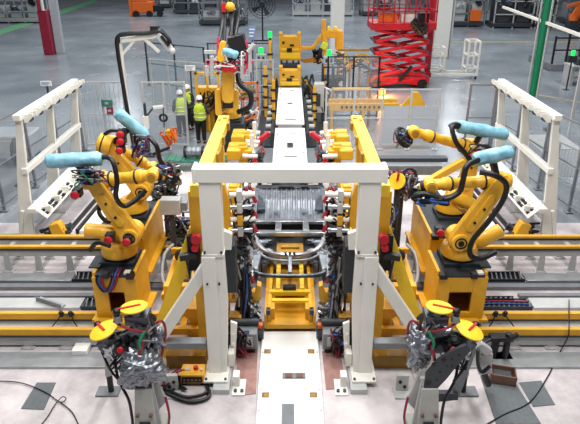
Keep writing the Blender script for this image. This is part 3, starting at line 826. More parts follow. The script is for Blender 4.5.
# rear ribbed pan, as a corrugated sheet with a step
g = G(); nx, ny = 172, 16
def pan_z(x, k):
    rib = .03 * max(0, math.sin(x * 2 * PI / .13)) if abs(x) < .68 else 0
    return Z + rib + (.02 if abs(x) > .74 else 0)
rows = []
prof = [(14.72, .03), (14.66, .0), (14.4, 0), (14.05, 0), (13.95, -.09), (13.8, -.15), (13.5, -.15), (13.1, -.15), (12.9, -.1)]
for yy, dz in prof:
    rows.append([g._v((x, yy, pan_z(x, 0) * (1 if yy > 14.12 else 1) + dz - (0 if yy > 14.12 else 0.012 * math.sin(x * 14)))) for x in [-.86 + 1.72 * i / nx for i in range(nx + 1)]])
for a, b in zip(rows, rows[1:]): g._loops(a, b, False)
pan = g.build('rear_floor_pan', 'zinc', t)
pan.modifiers.new('thick', 'SOLIDIFY').thickness = .012
G().box(-.9, .9, 14.72, 14.9, .82, 1.0).build('rear_beam', 'dark_steel', t, .01)
G().box(-.3, .1, 14.7, 14.74, .94, 1.02).box(.3, .5, 14.7, 14.74, .94, 1.02).build('rear_tab', 'black_metal', t)
for sx in (-1, 1):
    G(sx).box(.82, .93, 12.7, 14.9, .82, .98).build('sill', 'zinc', t, .012)
    G(sx).prism([(.82, 13.5, .84), (.62, 13.5, .84), (.68, 14.0, .9), (.82, 14.2, .96)], (0, 0, .06)).build('wheel_house', 'dark_steel', t, .01)
    G(sx).cyl((.34, 13.5, .8), (.34, 13.5, .84), .07).cyl((.5, 13.3, .8), (.5, 13.3, .84), .035).build('mount_stud', 'steel', t)
# cross member with three windows
g = G()
g.box(-.92, .92, 12.62, 12.76, .9, .98).box(-.92, .92, 12.05, 12.2, .86, .96)
for x0, x1 in ((-.92, -.82), (-.34, -.2), (.3, .44), (.78, .92)): g.box(x0, x1, 12.18, 12.64, .88, .965)
g.build('crossmember', 'steel', t, .01)
G().box(-.8, .8, 11.3, 12.7, .66, .7).build('shade_panel', 'black_rubber', t)  # black sheet standing in for the shade inside the engine bay
G().box(-.84, .84, 12.65, 12.69, .68, .9).build('shade_backing', 'black_rubber', t)  # black panel behind the cross member openings, painting their shade
G().box(-.3, .3, 11.35, 12.0, .70, .73).box(-.2, .2, 11.7, 11.8, .73, .78).build('shaded_sheet', 'dark_yellow', t, .01)  # yellow darkened in colour to look shaded below the bay
for x in (-.6, -.05, .58): G().ball((x, 12.4, .8), .1, (1.6, .8, .5), wob=.4).build('pressing', 'dark_steel', t)
# long side rails running forward
for sx in (-1, 1):
    G(sx).prism([(.84, 12.1, .82), (.93, 12.1, .82), (.8, 10.2, .74), (.73, 10.2, .74)], (0, 0, .12)).build('side_rail', 'steel', t, .01)
    G(sx).prism([(.60, 11.3, .76), (.82, 11.4, .76), (.8, 10.7, .7), (.66, 10.6, .7)], (0, 0, .14)).build('strut_tower', 'zinc', t, .03)
    for k in range(7):
        G(sx).ball((.5 + .12 * (k % 3), 12.0 - k * .16, .78 + .04 * (k % 3)), .075, (1.5, 1, .7), wob=.5).build('pressing', 'zinc' if k % 2 else 'dark_steel', t)
    G(sx).bar((.74, 11.9, .9), (.6, 11.2, .86), .05, .05).bar((.6, 11.5, .88), (.78, 11.2, .9), .05, .05).build('brace', 'steel', t)
G().tube([(-.84, 12.05, .93), (-.72, 11.6, .92), (-.55, 11.3, .9), (-.3, 11.14, .89), (0, 11.1, .89), (.3, 11.14, .89), (.55, 11.3, .9), (.72, 11.6, .92), (.84, 12.05, .93)], .06, 8).build('subframe', 'steel', t)
G().tube([(-.62, 11.2, .86), (-.4, 11.0, .85), (0, 10.94, .85), (.4, 11.0, .85), (.62, 11.2, .86)], .03, 8).build('subframe_lip', 'zinc', t)
for x in (-.09, 0, .09): G().cyl((x, 11.08, .9), (x, 11.08, .97), .03, n=10).build('mount', 'black_metal', t)
G().bar((0, 11.05, .87), (0, 10.5, .8), .08, .07).build('centre_strut', 'zinc', t, .01)
G().tube([(-.72, 10.6, .78), (-.5, 10.46, .78), (0, 10.43, .78), (.5, 10.46, .78), (.72, 10.6, .78)], .045, 8).build('bumper_beam', 'dark_steel', t)
# skid carrying the body
t = thing('body_skid', 'dark steel skid on legs carrying the car underbody', 'skid', (0, 12.5, 0))
for sx in (-1, 1):
    G(sx).box(.62, .74, 10.3, 14.9, .52, .66).build('runner', 'dark_steel', t, .01)
    for yy in (11.95, 14.6): G(sx).box(.64, .72, yy - .05, yy + .05, 0, .66 if yy < 12 else .82).build('leg', 'black_metal', t)
for yy in (12.4, 14.6): G().box(-.7, .7, yy, yy + .1, .54, .64).build('crossbar', 'dark_yellow', t, .008)
G().box(-.5, .5, 14.92, 16.85, .3, .6).build('tail_box', 'light_grey', t, .02)
# pale guide plate behind the body
t = thing('backing_plate', 'pale flat plate on blocks just behind the car underbody', 'plate', (0, 15.5, .6))
G().box(-.42, .42, 15.05, 16.6, .98, 1.04).build('plate', 'light_grey', t, .01)
for sx in (-1, 1): G(sx).box(.42, .62, 15.1, 15.5, .95, 1.1).box(.3, .5, 15.2, 16.4, .6, .98).build('block', 'mid_grey', t, .01)

# ================================================================== WELD FIXTURES along both flanks
def fixture(sx, y, zt, xo, xi, label, seed, spread=.5, yellow_box=True):
    rnd = random.Random(seed)
    t = thing('clamp_fixture', label, 'clamp fixture', (sx * xo, y, 0))
    G(sx).box(xo - .1, xo + .1, y - .1, y + .1, .03, zt).build('column', 'machine_yellow', t, .01)
    G(sx).box(xo - .2, xo + .2, y - .2, y + .2, 0, .03).build('base_plate', 'dark_yellow', t)
    if yellow_box: G(sx).box(xo - .14, xo + .1, y - .22, y + .22, zt - .55, zt - .05).build('bracket', 'machine_yellow', t, .015)
    G(sx).bar((xo, y, zt - .4), (xi + .25, y, zt - .5), .1, .14).build('arm', 'mid_grey', t, .01)
    for k in range(4):
        yy = y + (k - 1.5) * spread * .5; zz = zt - .2 - rnd.random() * .55
        b = G(sx).cyl((xo - .06, yy, zz), (xi + .3, yy, zz - .06), .045, n=14).cyl((xi + .3, yy, zz - .06), (xi + .26, yy, zz - .07), .07, n=14).cyl((xo - .08, yy, zz), (xo - .16, yy, zz - .015), .07, n=14)
        b.build('air_cylinder', 'off_white' if k % 2 else 'steel', t)
        G(sx).cyl((xi + .3, yy, zz - .06), (xi + .12, yy, zz - .1), .022, n=8).build('piston_rod', 'steel', t)
    for k in range(3):
        yy = y + (k - 1) * spread * .8; zz = zt - .35 - k * .12
        G(sx).prism([(xi + .16, yy - .04, zz + .1), (xi + .24, yy - .04, zz), (xi + .12, yy - .04, zz - .3), (xi + .02, yy - .04, zz - .3), (xi + .06, yy - .04, zz - .1)], (0, .08, 0)).build('clamp_arm', 'red' if k != 1 else 'dark_steel', t, .006)
    greebles((xi + .32, y, zt - .6), (.16, .3, .22), 18, seed, sx, .04, .1).build('valve_block', 'black_metal', t)
    greebles((xi + .24, y + .1, zt - .45), (.1, .3, .1), 10, seed + 9, sx, .04, .1).build('gripper', 'steel', t)
    for k, (m, n) in enumerate((('black_rubber', 6), ('cable_grey', 3), ('cable_red', 1), ('cable_blue', 1))):
        tangle(((xo + xi) / 2 + .08, y, zt - .75), (.22, .35, .35), n, .02, seed * 5 + k, sx).build('hose', m, t)
    return t
spots = [(10.85, 1.62, 'first', 1.32, .86), (11.85, 1.72, 'second', 1.34, .86), (13.0, 1.75, 'third', 1.34, .86), (13.85, 1.75, 'fourth', 1.34, .88)]
for i, (y, zt, w, xo, xi) in enumerate(spots):
    for sx, sd in ((-1, 'left'), (1, 'right')):
        fixture(sx, y, zt, xo, xi, '%s clamp fixture from the portal along the %s flank of the car body' % (w, sd), 100 + i * 2 + (sx > 0))
for i, (y, zt, w, xo, xi) in enumerate([(15.6, 1.95, 'nearer', 1.3, .78), (16.9, 1.9, 'farther', 1.3, .74)]):
    for sx, sd in ((-1, 'left'), (1, 'right')):
        f = fixture(sx, y, zt, xo, xi, '%s yellow fixture behind the portal beam on the %s side of the white line' % (w, sd), 140 + i * 2 + (sx > 0), .6)
        for yy in (-.22, .22): G(sx).cbox((1.52, y + yy, 1.72), .38, .34, .3).build('valve_box', 'machine_yellow', f, .04)
        greebles((1.02, y, 1.62), (.18, .3, .16), 26, 700 + i * 3 + sx, sx, .05, .13).build('clamp_head', 'steel', f)
        greebles((.95, y + .1, 1.5), (.2, .3, .2), 18, 720 + i * 3 + sx, sx, .05, .12).build('clamp_head', 'dark_grey', f)
        G(sx).cbox((1.12, y - .1, 1.78), .2, .3, .08).build('yoke', 'machine_yellow', f, .02)
        G(sx).cyl((1.3, y + .3, 1.8), (.9, y + .3, 1.75), .07).cyl((1.28, y - .35, 1.7), (.88, y - .35, 1.68), .06).cyl((1.05, y + .1, 1.6), (1.05, y + .1, 2.15), .06).build('air_cylinder', 'off_white', f)
        if i == 1: G(sx).bar((1.0, y - .3, 1.62), (.6, y - .2, 1.92), .16, .14).build('clamp_handle', 'red', f, .03)
        G(sx).cyl((.85, y - .2, .5), (.85, y - .2, 1.4), .06).build('guide_post', 'dark_steel', f)
# big yellow clamp frames standing beside the portal
for sx, sd in ((-1, 'left'), (1, 'right')):
    t = thing('clamping_station', 'curved yellow clamp frame just inside the %s portal post' % sd, 'clamp frame', (sx * 1.15, 9.6, 0))
    G(sx).prism([(1.2, 9.6, 3.1), (1.14, 9.6, 3.1), (1.08, 9.6, 2.8), (1.06, 9.6, 2.45), (1.14, 9.6, 2.1), (1.16, 9.6, .03), (1.27, 9.6, .03), (1.25, 9.6, 2.6)], (0, .12, 0)).build('frame', 'machine_yellow', t, .01)
    G(sx).box(1.0, 1.35, 9.5, 9.85, 0, .03).build('base_plate', 'dark_yellow', t)
    for k, zz in enumerate((2.9, 2.66, 2.42, 2.2)):
        G(sx).cyl((1.06, 9.62, zz), (.62 + .06 * (k % 2), 9.66, zz), .045, n=14).cyl((.74, 9.66, zz), (.68, 9.66, zz), .06, n=14).build('air_cylinder', 'off_white' if k % 2 == 0 else 'steel', t)
        G(sx).box(.84, .94, 9.56, 9.72, zz - .1, zz + .09).build('cylinder_clamp', 'light_grey' if k != 2 else 'machine_yellow', t, .01)
    for k, zz in enumerate((2.8, 2.5, 2.22)):
        G(sx).bar((.66, 9.68, zz + .06), (.6, 9.7, zz - .08), .055, .06).build('clamp_arm', 'red', t, .01)
    for k, (zz, ex, m) in enumerate(((2.55, .16, 'black_metal'), (2.2, .16, 'black_metal'), (2.62, .1, 'steel'), (2.3, .1, 'dark_steel'), (1.95, .15, 'black_metal'), (1.85, .1, 'steel'))):
        greebles((.86 - .06 * (k % 3), 9.72 + .04 * k, zz), (ex, .1, .18), 22, 170 + sx + 11 * k, sx, .03, .09).build('valve_block', m, t)
    for k, (m, n) in enumerate((('black_rubber', 6), ('cable_grey', 4), ('cable_red', 1))):
        tangle((.85, 9.72, 2.35), (.22, .12, .5), n, .018, 180 + k + 5 * sx, sx).build('hose', m, t)
    # hanging black manifold cabinet below
    t = thing('manifold_rack', 'black hose manifold rack below the %s clamp frame' % sd, 'manifold', (sx * .88, 9.7, 0))
    G(sx).box(.8, .98, 9.5, 9.9, .05, 1.95).build('cabinet', 'black_metal', t, .01)
    for k, (zz, m) in enumerate(((1.75, 'dark_grey'), (1.4, 'black_metal'), (1.6, 'steel'), (1.05, 'dark_grey'), (1.2, 'dark_steel'))):
        greebles((.84, 9.5, zz), (.15, .12, .2), 26, 190 + sx + 7 * k, sx, .03, .09).build('valve_block', m, t)
    for k, (m, n) in enumerate((('black_rubber', 11), ('cable_grey', 3), ('cable_blue', 1))):
        tangle((.88, 9.42, 1.1), (.16, .12, .75), n, .02, 200 + k + 5 * sx, sx).build('hose', m, t)
    G(sx).box(.72, .99, 9.45, 9.95, 0, .05).build('base_plate', 'dark_grey', t)
    # lower gun heads beside the lift table
    t = thing('clamp_unit', 'silver and yellow clamp unit with blue hoses on the %s of the lift table' % sd, 'clamp unit', (sx * .7, 9.9, 0))
    G(sx).box(.66, .8, 9.8, 9.95, .04, .9).build('post', 'dark_grey', t, .01)
    G(sx).prism([(.54, 9.62, 1.02), (.62, 9.62, 1.06), (.66, 9.62, .9), (.74, 9.62, .9), (.78, 9.62, 1.0), (.86, 9.62, .98), (.86, 9.62, .72), (.7, 9.62, .64), (.56, 9.62, .72)], (0, .18, 0)).build('bracket', 'machine_yellow', t, .012)
    greebles((.7, 9.56, .56), (.15, .13, .15), 44, 210 + sx, sx, .03, .09).build('valve_block', 'steel', t)
    greebles((.68, 9.52, .34), (.13, .12, .15), 34, 215 + sx, sx, .03, .09).build('cylinder_block', 'dark_steel', t)
    greebles((.7, 9.6, .45), (.16, .1, .26), 20, 218 + sx, sx, .03, .08).build('frame_block', 'black_metal', t)
    for k, (m, n) in enumerate((('cable_blue', 3), ('black_rubber', 5), ('off_white', 1))):
        tangle((.72, 9.46, .3), (.14, .12, .22), n, .014, 220 + k + 5 * sx, sx).build('hose', m, t)
    G(sx).bar((.7, 9.68, 1.06), (.74, 9.72, 1.18), .06, .06).build('clamp_arm', 'red', t)
    G(sx).box(.56, .86, 9.5, 10.0, 0, .04).build('base_plate', 'dark_grey', t)
    t = thing('cover_box', 'ochre cover box in the gap inside the %s portal foot' % sd, 'cover', (sx * .98, 9.7, 0))
    G(sx).box(.9, 1.14, 9.2, 9.44, 0, .62).build('cover', 'dark_yellow', t, .012)
    G(sx).box(.94, 1.1, 9.18, 9.2, .2, .5).build('lid', 'dark_yellow', t, .006)
    tag(tangle((1.12, 8.8, .45), (.1, .14, .42), 12, .024, 440 + sx, sx).build('hose_bundle', 'black_rubber'), 'bundle of black hoses hanging at the inner side of the %s portal foot' % sd, 'hose')
    # junction boxes by the white plate
    t = thing('junction_box', 'grey junction box with dangling hoses on the %s of the white floor plate' % sd, 'junction box', (sx * .8, 9.0, 0))
    G(sx).box(.6, 1.02, 8.9, 9.16, .12, .46).build('box', 'mid_grey', t, .015)
    G(sx).cyl((.58, 9.2, .52), (1.1, 9.2, .52), .07).build('cylinder', 'dark_grey', t)
    G(sx).box(.68, .92, 8.88, 8.9, .2, .4).build('lid', 'light_grey', t)
    G(sx).box(.64, .7, 8.95, 9.1, 0, .12).box(.94, 1.0, 8.95, 9.1, 0, .12).build('leg', 'dark_grey', t)
    for k, (m, n) in enumerate((('cable_red', 3), ('black_rubber', 9), ('cable_blue', 1 if sx < 0 else 4))):
        tangle((.92, 8.84, .36), (.2, .14, .28), n, .017, 230 + k + 5 * sx, sx).build('hose', m, t)

# ================================================================== TIP DRESSING STANDS in the foreground
def disc(parent, c, nrm, r, bar_dir, name='dresser_disc'):
    c, nrm = V(c), V(nrm).normalized()
    d = G().lathe(c - nrm * .02, c + nrm, [(0, r * .96), (.006, r), (.024, r), (.03, r * .96)], 32).build(name, 'bright_yellow', parent)
    b = V(bar_dir); b = (b - nrm * b.dot(nrm)).normalized()
    return d, b
def dresser(sx, dx, sd, other):
    t = thing('tip_dresser', 'foreground stand in silver wrap with two yellow discs, %s of the portal' % sd, 'tip dresser', (sx * 2.2 + dx, 7.1, 0))
    k = lambda x, y, z: V((x * sx + dx, y, z))
    # column
    G(sx, dx).hexa([(2.04, 6.86, .06), (2.38, 6.86, .06), (2.38, 7.2, .06), (2.04, 7.2, .06), (2.06, 6.98, .86), (2.32, 6.98, .86), (2.32, 7.2, .86), (2.06, 7.2, .86)]).build('column', 'grey_green', t, .012)
    G(sx, dx).prism([(1.98, 7.0, .06), (2.06, 7.0, 1.0), (2.06, 7.0, .06)], (0, .05, 0)).prism([(1.9, 7.12, .5), (2.06, 7.12, 1.1), (2.06, 7.12, .3)], (0, .05, 0)).build('gusset', 'light_grey', t)
    G(sx, dx).box(1.94, 2.48, 6.7, 7.35, 0, .06).build('base_plate', 'grey_green', t, .01)
    G(sx, dx).box(2.12, 2.28, 6.85, 6.9, .1, .3).build('slot_cover', 'black_metal', t)
    b = G(sx, dx)
    for x in (2.1, 2.3): b.cyl((x, 6.88, .42), (x, 6.94, .42), .03, n=10)
    b.build('bolt', 'brown', t)
    # wrapped head: crumpled foil
    def foil(c, r, sc, rot=None):
        g = G(sx, dx).ball(c, r, sc, 56, 40, rot=rot)
        o = V((3.1 * sx, 0, 0))
        for v in g.bm.verts:
            d = (v.co - V((c[0] * sx + dx, c[1], c[2]))).normalized()
            q = v.co * 5 + o
            k = abs(mnoise.noise(V((q.x * 1.2, q.y * 1.2, q.z * 2.6)))) * .16 + mnoise.noise(v.co * 3 + o) * .1 + abs(mnoise.noise(v.co * 16 + o)) * .035
            v.co += d * (k - .05)
        ob = g.build('foil_wrap', 'silver_wrap', t)
        a_ = ob.data.attributes.get('sharp_edge')
        if a_: ob.data.attributes.remove(a_)
    if sx < 0:
        foil((2.24, 7.18, 1.12), .37, (1.0, .75, .95), Matrix.Rotation(.3, 3, 'Y'))
        foil((2.02, 7.34, 1.5), .13, (.8, .8, 1.7))
    else:
        foil((2.04, 7.3, 1.36), .25, (.8, .8, 1.8), Matrix.Rotation(-.1, 3, 'Y'))
        foil((2.3, 7.4, 1.62), .15, (1.2, .8, .9))
    # plate arms carrying the two heads
    G(sx, dx).prism([(2.1, 7.25, 1.5), (2.3, 7.25, 1.3), (2.84, 7.3, 1.38), (2.86, 7.3, 1.52), (2.5, 7.3, 1.6), (2.2, 7.25, 1.8)], (0, .03, 0)).prism([(2.1, 7.42, 1.5), (2.3, 7.42, 1.3), (2.84, 7.42, 1.38), (2.86, 7.42, 1.52), (2.5, 7.42, 1.6), (2.2, 7.42, 1.8)], (0, .03, 0)).build('side_plate', 'mid_grey', t)
    # two motors under the discs
    h1 = G(sx, dx).cyl((2.78, 7.36, 1.3), (2.74, 7.36, 1.62), .11, n=18).cbox((2.74, 7.38, 1.46), .3, .24, .12, Matrix.Rotation(.4, 3, 'Y'))
    h1.build('drive_head', 'dark_steel', t, .01)
    h2 = G(sx, dx).cyl((2.28, 7.42, 1.7), (2.27, 7.42, 2.0), .12, n=18).cbox((2.27, 7.44, 1.84), .34, .28, .16).cbox((2.2, 7.42, 1.68), .16, .2, .24)
    h2.build('drive_head', 'dark_steel', t, .01)
    greebles((2.5, 7.34, 1.46), (.16, .1, .1), 18, 300 + sx, sx, .04, .1)
    n1 = V((-.42 * sx * -1, -.42, .8)); n2 = V((.06 * sx, -.3, .95))
    c1, c2 = k(2.77, 7.32, 1.68), k(2.29, 7.36, 2.06)
    for c, n, r, bd, fr, to in ((c1, V((.3 * sx, -.08, .9)), .22, V((sx * .62, .6, .3)), .8, -.12), (c2, V((.07 * sx, .08, 1)), .2, V((sx * .95, -.32, 0)), -.75, 1.25)):
        d, b = disc(t, c, n, r, bd)
        nn = V(n).normalized()
        p = c + nn * .014
        if fr > 0: s0, s1 = p + b * r * -.2, p + b * r * 1.25
        else: s0, s1 = p + b * r * -.5, p + b * r * 1.25
        G().bar(s0, s1, .035, .03, up=nn).build('swing_arm', 'red', d)
        q = s1 if fr > 0 else p - b * r * -1.15
        G().ball(s1 - nn * .03, .06, (1, 1, .9)).cyl(s1 - nn * .03, s1 - nn * .16 + b * .02, .045).build('arm_motor', 'black_metal', d)
        G().cyl(s1 - nn * .1, s1 - nn * .2, .06).build('arm_bracket', 'cable_grey', d)
    for q, (c_, e_, m_) in enumerate((((2.62, 7.3, 1.5), (.16, .1, .12), 'dark_grey'), ((2.2, 7.34, 1.66), (.16, .1, .14), 'mid_grey'), ((2.36, 7.3, 1.52), (.14, .08, .12), 'black_metal'), ((2.7, 7.24, 1.36), (.1, .08, .12), 'steel'))):
        gg = greebles((c_[0] * sx + dx, c_[1], c_[2]), e_, 18, 340 + q + sx, 1, .03, .09); gg.build('head_block', m_, t)
    # red button on its dark box
    G(sx, dx).cbox((2.5, 7.2, 1.42), .2, .1, .14, Matrix.Rotation(.5, 3, 'Y')).build('button_box', 'black_metal', t, .01)
    G().lathe(k(2.5, 7.16, 1.45), k(2.5, 6.2, 1.75), [(0, .045), (.04, .05), (.065, .035), (.07, .005)], 14).build('stop_button', 'red', t)
    # hoses
    G(sx, dx).tube([(2.6, 7.3, 1.85), (2.35, 7.2, 1.78), (2.1, 7.24, 1.72), (1.9, 7.3, 1.86), (1.86, 7.35, 1.6), (1.95, 7.3, 1.2)], .02, 7).tube([(2.16, 7.2, 1.6), (2.2, 7.08, 1.45), (2.24, 7.1, 1.3)], .028, 7).tube([(1.9, 7.1, .6), (1.86, 7.05, .3), (1.9, 7.1, .06)], .02, 6).build('hose', 'cable_red', t)
    G(sx, dx).tube([(2.12, 7.2, 1.75), (2.2, 7.1, 1.6), (2.16, 7.12, 1.35)], .022, 7).build('hose', 'cable_green', t)
    G(sx, dx).tube([(2.66, 7.3, 1.2), (2.6, 7.15, .9), (2.44, 7.0, .66), (2.41, 6.96, .4), (2.41, 6.94, .08)], .022, 8).tube([(2.84, 7.3, 1.3), (2.72, 7.2, 1.05), (2.56, 7.1, .9)], .02, 7).tube([(1.98, 7.3, 1.9), (2.02, 7.22, 2.0), (2.0, 7.3, 1.6), (2.06, 7.25, 1.4)], .028, 7).build('hose', 'black_rubber', t)
    tangle(V((2.04, 7.25, 1.6)), (.14, .1, .28), 5, .012, 320 + sx, sx).build('hose', 'cable_grey', t)
    tangle(V((2.5, 7.25, 1.2)), (.24, .12, .2), 5, .012, 330 + sx, sx).build('hose', 'black_rubber', t)
    # second slender leg under the outer head
    G(sx, dx).bar((2.8, 7.5, 1.3), (3.0, 7.85, .4), .12, .06).build('outer_arm', 'light_grey', t, .01)
    G(sx, dx).cyl((3.02, 7.9, .03), (3.0, 7.86, .5), .05, n=12).build('outer_leg', 'black_metal', t)
    G(sx, dx).box(2.88, 3.26, 7.78, 8.02, 0, .03).build('foot_plate', 'mid_grey', t)
    return t
dl = dresser(-1, 0.0, 'left', 'right')
dr = dresser(1, -.1, 'right', 'left')
# bare perforated plate arm of the right stand
def perforated(pts, th, holes, m='mid_grey'):
    G().prism(pts, (0, th, 0)).build('arm_plate', 'dark_grey', dr, .004)
    g = G()
    for h, r in holes: g.cyl((h[0], h[1] - .006, h[2]), (h[0], h[1] + .01, h[2]), r, n=12)
    g.build('plate_hole', 'black_metal', dr)
yy = 7.0
P_ = [at(*q, yy) for q in ((424, 390), (426, 374), (438, 360), (452, 351), (466, 345), (471, 351), (457, 366), (446, 380), (437, 389))]
perforated(P_, .05, [(at(x, y, yy), r) for x, y, r in ((428, 383, .05), (440, 372, .018), (447, 366, .018), (452, 359, .02), (434, 364, .03), (444, 360, .04), (459, 355, .02), (437, 380, .018), (452, 366, .02))])
P_ = [at(*q, 7.5) for q in ((471, 346), (477, 350), (459, 398), (451, 396))]
G().prism(P_, (0, .06, 0)).build('brace_plate', 'mid_grey', dr, .006)
G().prism([at(438, 394, 7.45), at(458, 394, 7.45), at(458, 400, 7.45), at(438, 402, 7.45)], (0, .1, 0)).build('brace_foot', 'dark_grey', dr)
G().bar(at(478, 344, 7.6), at(489, 352, 7.6), .12, .14).bar(at(486, 352, 7.62), at(484, 372, 7.72), .2, .12).build('outer_bracket', 'light_grey', dr, .02)
G().tube([at(478, 350, 7.5), at(478, 364, 7.5), at(482, 372, 7.5), at(490, 366, 7.5)], .03, 8).build('hose', 'black_rubber', dr)
G().tube([at(484, 372, 7.7), at(486, 380, 7.8), at(488, 384, 7.9)], .06, 8).build('outer_leg_cover', 'black_metal', dr)
# ================================================================== SMALL THINGS ON THE FLOOR
def mat_pad(pts, lab, m='mat_grey'):
    return tag(G().prism([az(x, y, .0) for x, y in pts], (0, 0, .012)).build('floor_mat', m), lab, 'floor mat')
mat_pad([(37, 383), (56, 383), (44, 410), (21, 409)], 'dark grey mat on the floor at bottom left, under the loose cable')
mat_pad([(480, 376), (512, 378), (541, 424), (496, 424)], 'long dark grey mat in front of the brown box at bottom right')
mat_pad([(519, 383), (541, 381), (555, 405), (533, 407)], 'worn small grey mat at the right end of the foreground')
mat_pad([(236, 350), (258, 346), (256, 394), (238, 396)], 'reddish worn patch of floor covering left of the white floor plate', 'stain_red')
mat_pad([(322, 352), (340, 350), (346, 388), (326, 390)], 'reddish worn patch of floor covering right of the white floor plate', 'stain_red')
tag(G().tube([az(0, 381, .03), az(22, 383, .03), az(45, 392, .03), az(60, 402, .03), az(66, 399, .06), az(62, 397, .08), az(54, 406, .03), az(48, 416, .02), az(40, 426, .02)], .009, 7).tube([az(60, 402, .03), az(72, 412, .02), az(80, 428, .02)], .009, 7).build('cable', 'black_rubber'), 'loose black cable looping over the floor at bottom left', 'cable')
tag(G().tube([az(569, 300, .14), az(569, 311, .47), az(569, 328, .46), az(568, 337, .28), az(560, 352, .02), az(548, 376, .02), az(530, 402, .02), az(505, 414, .02), az(484, 426, .02)], .011, 7).build('cable', 'black_rubber'), 'black cable hanging off the right track and crossing the floor', 'cable')
t = thing('white_box', 'small white flat carton before the left track', 'box', az(82, 352, 0))
c = az(82, 352, 0)
G().box(c.x - .14, c.x + .14, c.y - .13, c.y + .13, .03, .12).build('carton', 'plate_white', t, .008)
G().box(c.x - .02, c.x + .02, c.y - .132, c.y + .132, .118, .123).build('tape', 'plate_white', t)
t = thing('cardboard_tray', 'brown open tray on the floor beside the right stand', 'tray', az(502, 380, 0))
c = az(502, 380, 0)
R = Matrix.Rotation(-.25, 3, 'Z')
G().cbox((c.x, c.y, .02), .42, .3, .04, R).build('bottom', 'brown', t)
g = G()
for dx, dy, sx_, sy_ in ((-.2, 0, .02, .3), (.2, 0, .02, .3), (0, .14, .42, .02), (0, -.14, .42, .02)):
    g.cbox(V((c.x, c.y, .11)) + R @ V((dx, dy, 0)), sx_, sy_, .18, R)
g.build('side', 'brown', t)
tag(G().cbox((c.x - .02, c.y, .1), .3, .16, .12, R).build('parts_block', 'dark_grey', bev=.01), 'dark block lying in the brown open tray', 'part')
t = thing('double_sensor', 'black double sensor device on a bracket right of the right stand', 'sensor', (3.84, 8.85, 0))
G().box(3.6, 4.06, 8.7, 8.95, 0, .03).build('base_plate', 'dark_grey', t)
G().cyl((3.7, 8.8, .03), (3.72, 8.8, .5), .07).cyl((3.92, 8.8, .03), (3.93, 8.8, .55), .06).box(3.6, 4.0, 8.72, 8.9, .42, .5).cyl((3.93, 8.72, .5), (4.05, 8.7, .6), .05).build('body', 'black_rubber', t, .005)
G().tube([(3.6, 8.75, .46), (3.48, 8.7, .4), (3.5, 8.6, .15), (3.64, 8.66, .04)], .03, 8).tube([(3.78, 8.68, .5), (3.85, 8.62, .4), (3.9, 8.68, .1)], .02, 7).build('cable', 'black_rubber', t)
t = thing('control_box', 'yellow push-button box on the floor left of the portal foot', 'control box', (-1.68, 8.2, 0))
G().box(-1.88, -1.46, 8.05, 8.35, .05, .24).build('housing', 'machine_yellow', t, .02)
G().box(-1.84, -1.5, 8.03, 8.05, .09, .2).build('panel', 'black_metal', t)
G().cyl((-1.62, 8.2, .24), (-1.62, 8.2, .3), .04).build('stop_button', 'red', t)
G().box(-1.8, -1.72, 8.16, 8.24, .24, .26).cyl((-1.52, 8.16, .24), (-1.52, 8.16, .27), .025).build('button', 'light_grey', t)
g = G()
for k in range(5): g.cyl((-1.8 + k * .066, 8.02, .145), (-1.8 + k * .066, 8.03, .145), .02, n=8)
g.build('socket', 'brown', t)
G().box(-1.86, -1.8, 8.08, 8.32, 0, .05).box(-1.54, -1.48, 8.08, 8.32, 0, .05).build('foot', 'black_rubber', t)
tag(G().tube([(-1.46, 8.1, .04), (-1.35, 7.75, .04), (-1.6, 7.62, .04), (-1.9, 7.72, .05), (-2.2, 7.9, .04)], .035, 8).tube([(-1.46, 8.2, .04), (-1.4, 7.86, .04), (-1.7, 7.74, .04), (-2.0, 7.86, .04)], .025, 8).build('cable', 'black_rubber'), 'thick black cables on the floor below the yellow button box', 'cable')
tag(tangle((-2.0, 8.1, .16), (.22, .2, .14), 5, .015, 411).build('cable', 'cable_red'), 'tangle of dark red leads behind the left stand', 'cable')
tag(tangle((-2.0, 8.05, .14), (.26, .2, .12), 5, .02, 412).build('cable', 'black_rubber'), 'tangle of black leads behind the left stand', 'cable')
for sx, sd, x in ((-1, 'left', 2.05), (1, 'right', 1.95)):
    t = thing('grey_bracket', 'light grey bolted corner bracket on the floor behind the %s stand' % sd, 'bracket', (sx * x, 8.5, 0))
    G(sx).box(x - .2, x + .2, 7.72, 8.0, 0, .03).build('base_plate', 'light_grey', t)
    G(sx).box(x - .16, x + .04, 7.9, 7.97, .03, .34).build('web', 'light_grey', t)
    G(sx).cyl((x - .1, 7.88, .22), (x - .1, 7.9, .22), .03, n=8).cyl((x - .02, 7.88, .12), (x - .02, 7.9, .12), .03, n=8).build('bolt', 'black_metal', t)
# grey control box on a post between the left robots
t = thing('terminal_box', 'pale grey terminal box on a post between the left robots and the line', 'terminal box', (-2.55, 11.7, 0))
G().box(-2.78, -2.35, 11.6, 11.85, 1.6, 1.95).build('housing', 'light_grey', t, .015)
G().box(-2.35, -2.22, 11.65, 11.8, 1.68, 1.86).build('plug', 'mid_grey', t)
G().box(-2.62, -2.52, 11.68, 11.78, 0, 1.6).build('post', 'dark_grey', t)
G().box(-2.75, -2.4, 11.55, 11.9, 0, .03).build('base_plate', 'dark_grey', t)
t = thing('side_table', 'flat grey steel table top beside the left yellow gantry column', 'table', (-2.3, 12.9, 0))
G().box(-2.75, -1.85, 12.6, 13.7, 1.2, 1.24).build('top', 'mid_grey', t, .006)
for x in (-2.7, -1.9):
    for y in (12.66, 13.64): G().box(x - .03, x + .03, y - .03, y + .03, 0, 1.2).build('leg', 'dark_grey', t)
t = thing('back_disc_stand', 'small tilted yellow disc on a stand by the right portal corner', 'tip dresser', (2.35, 12.2, 0))
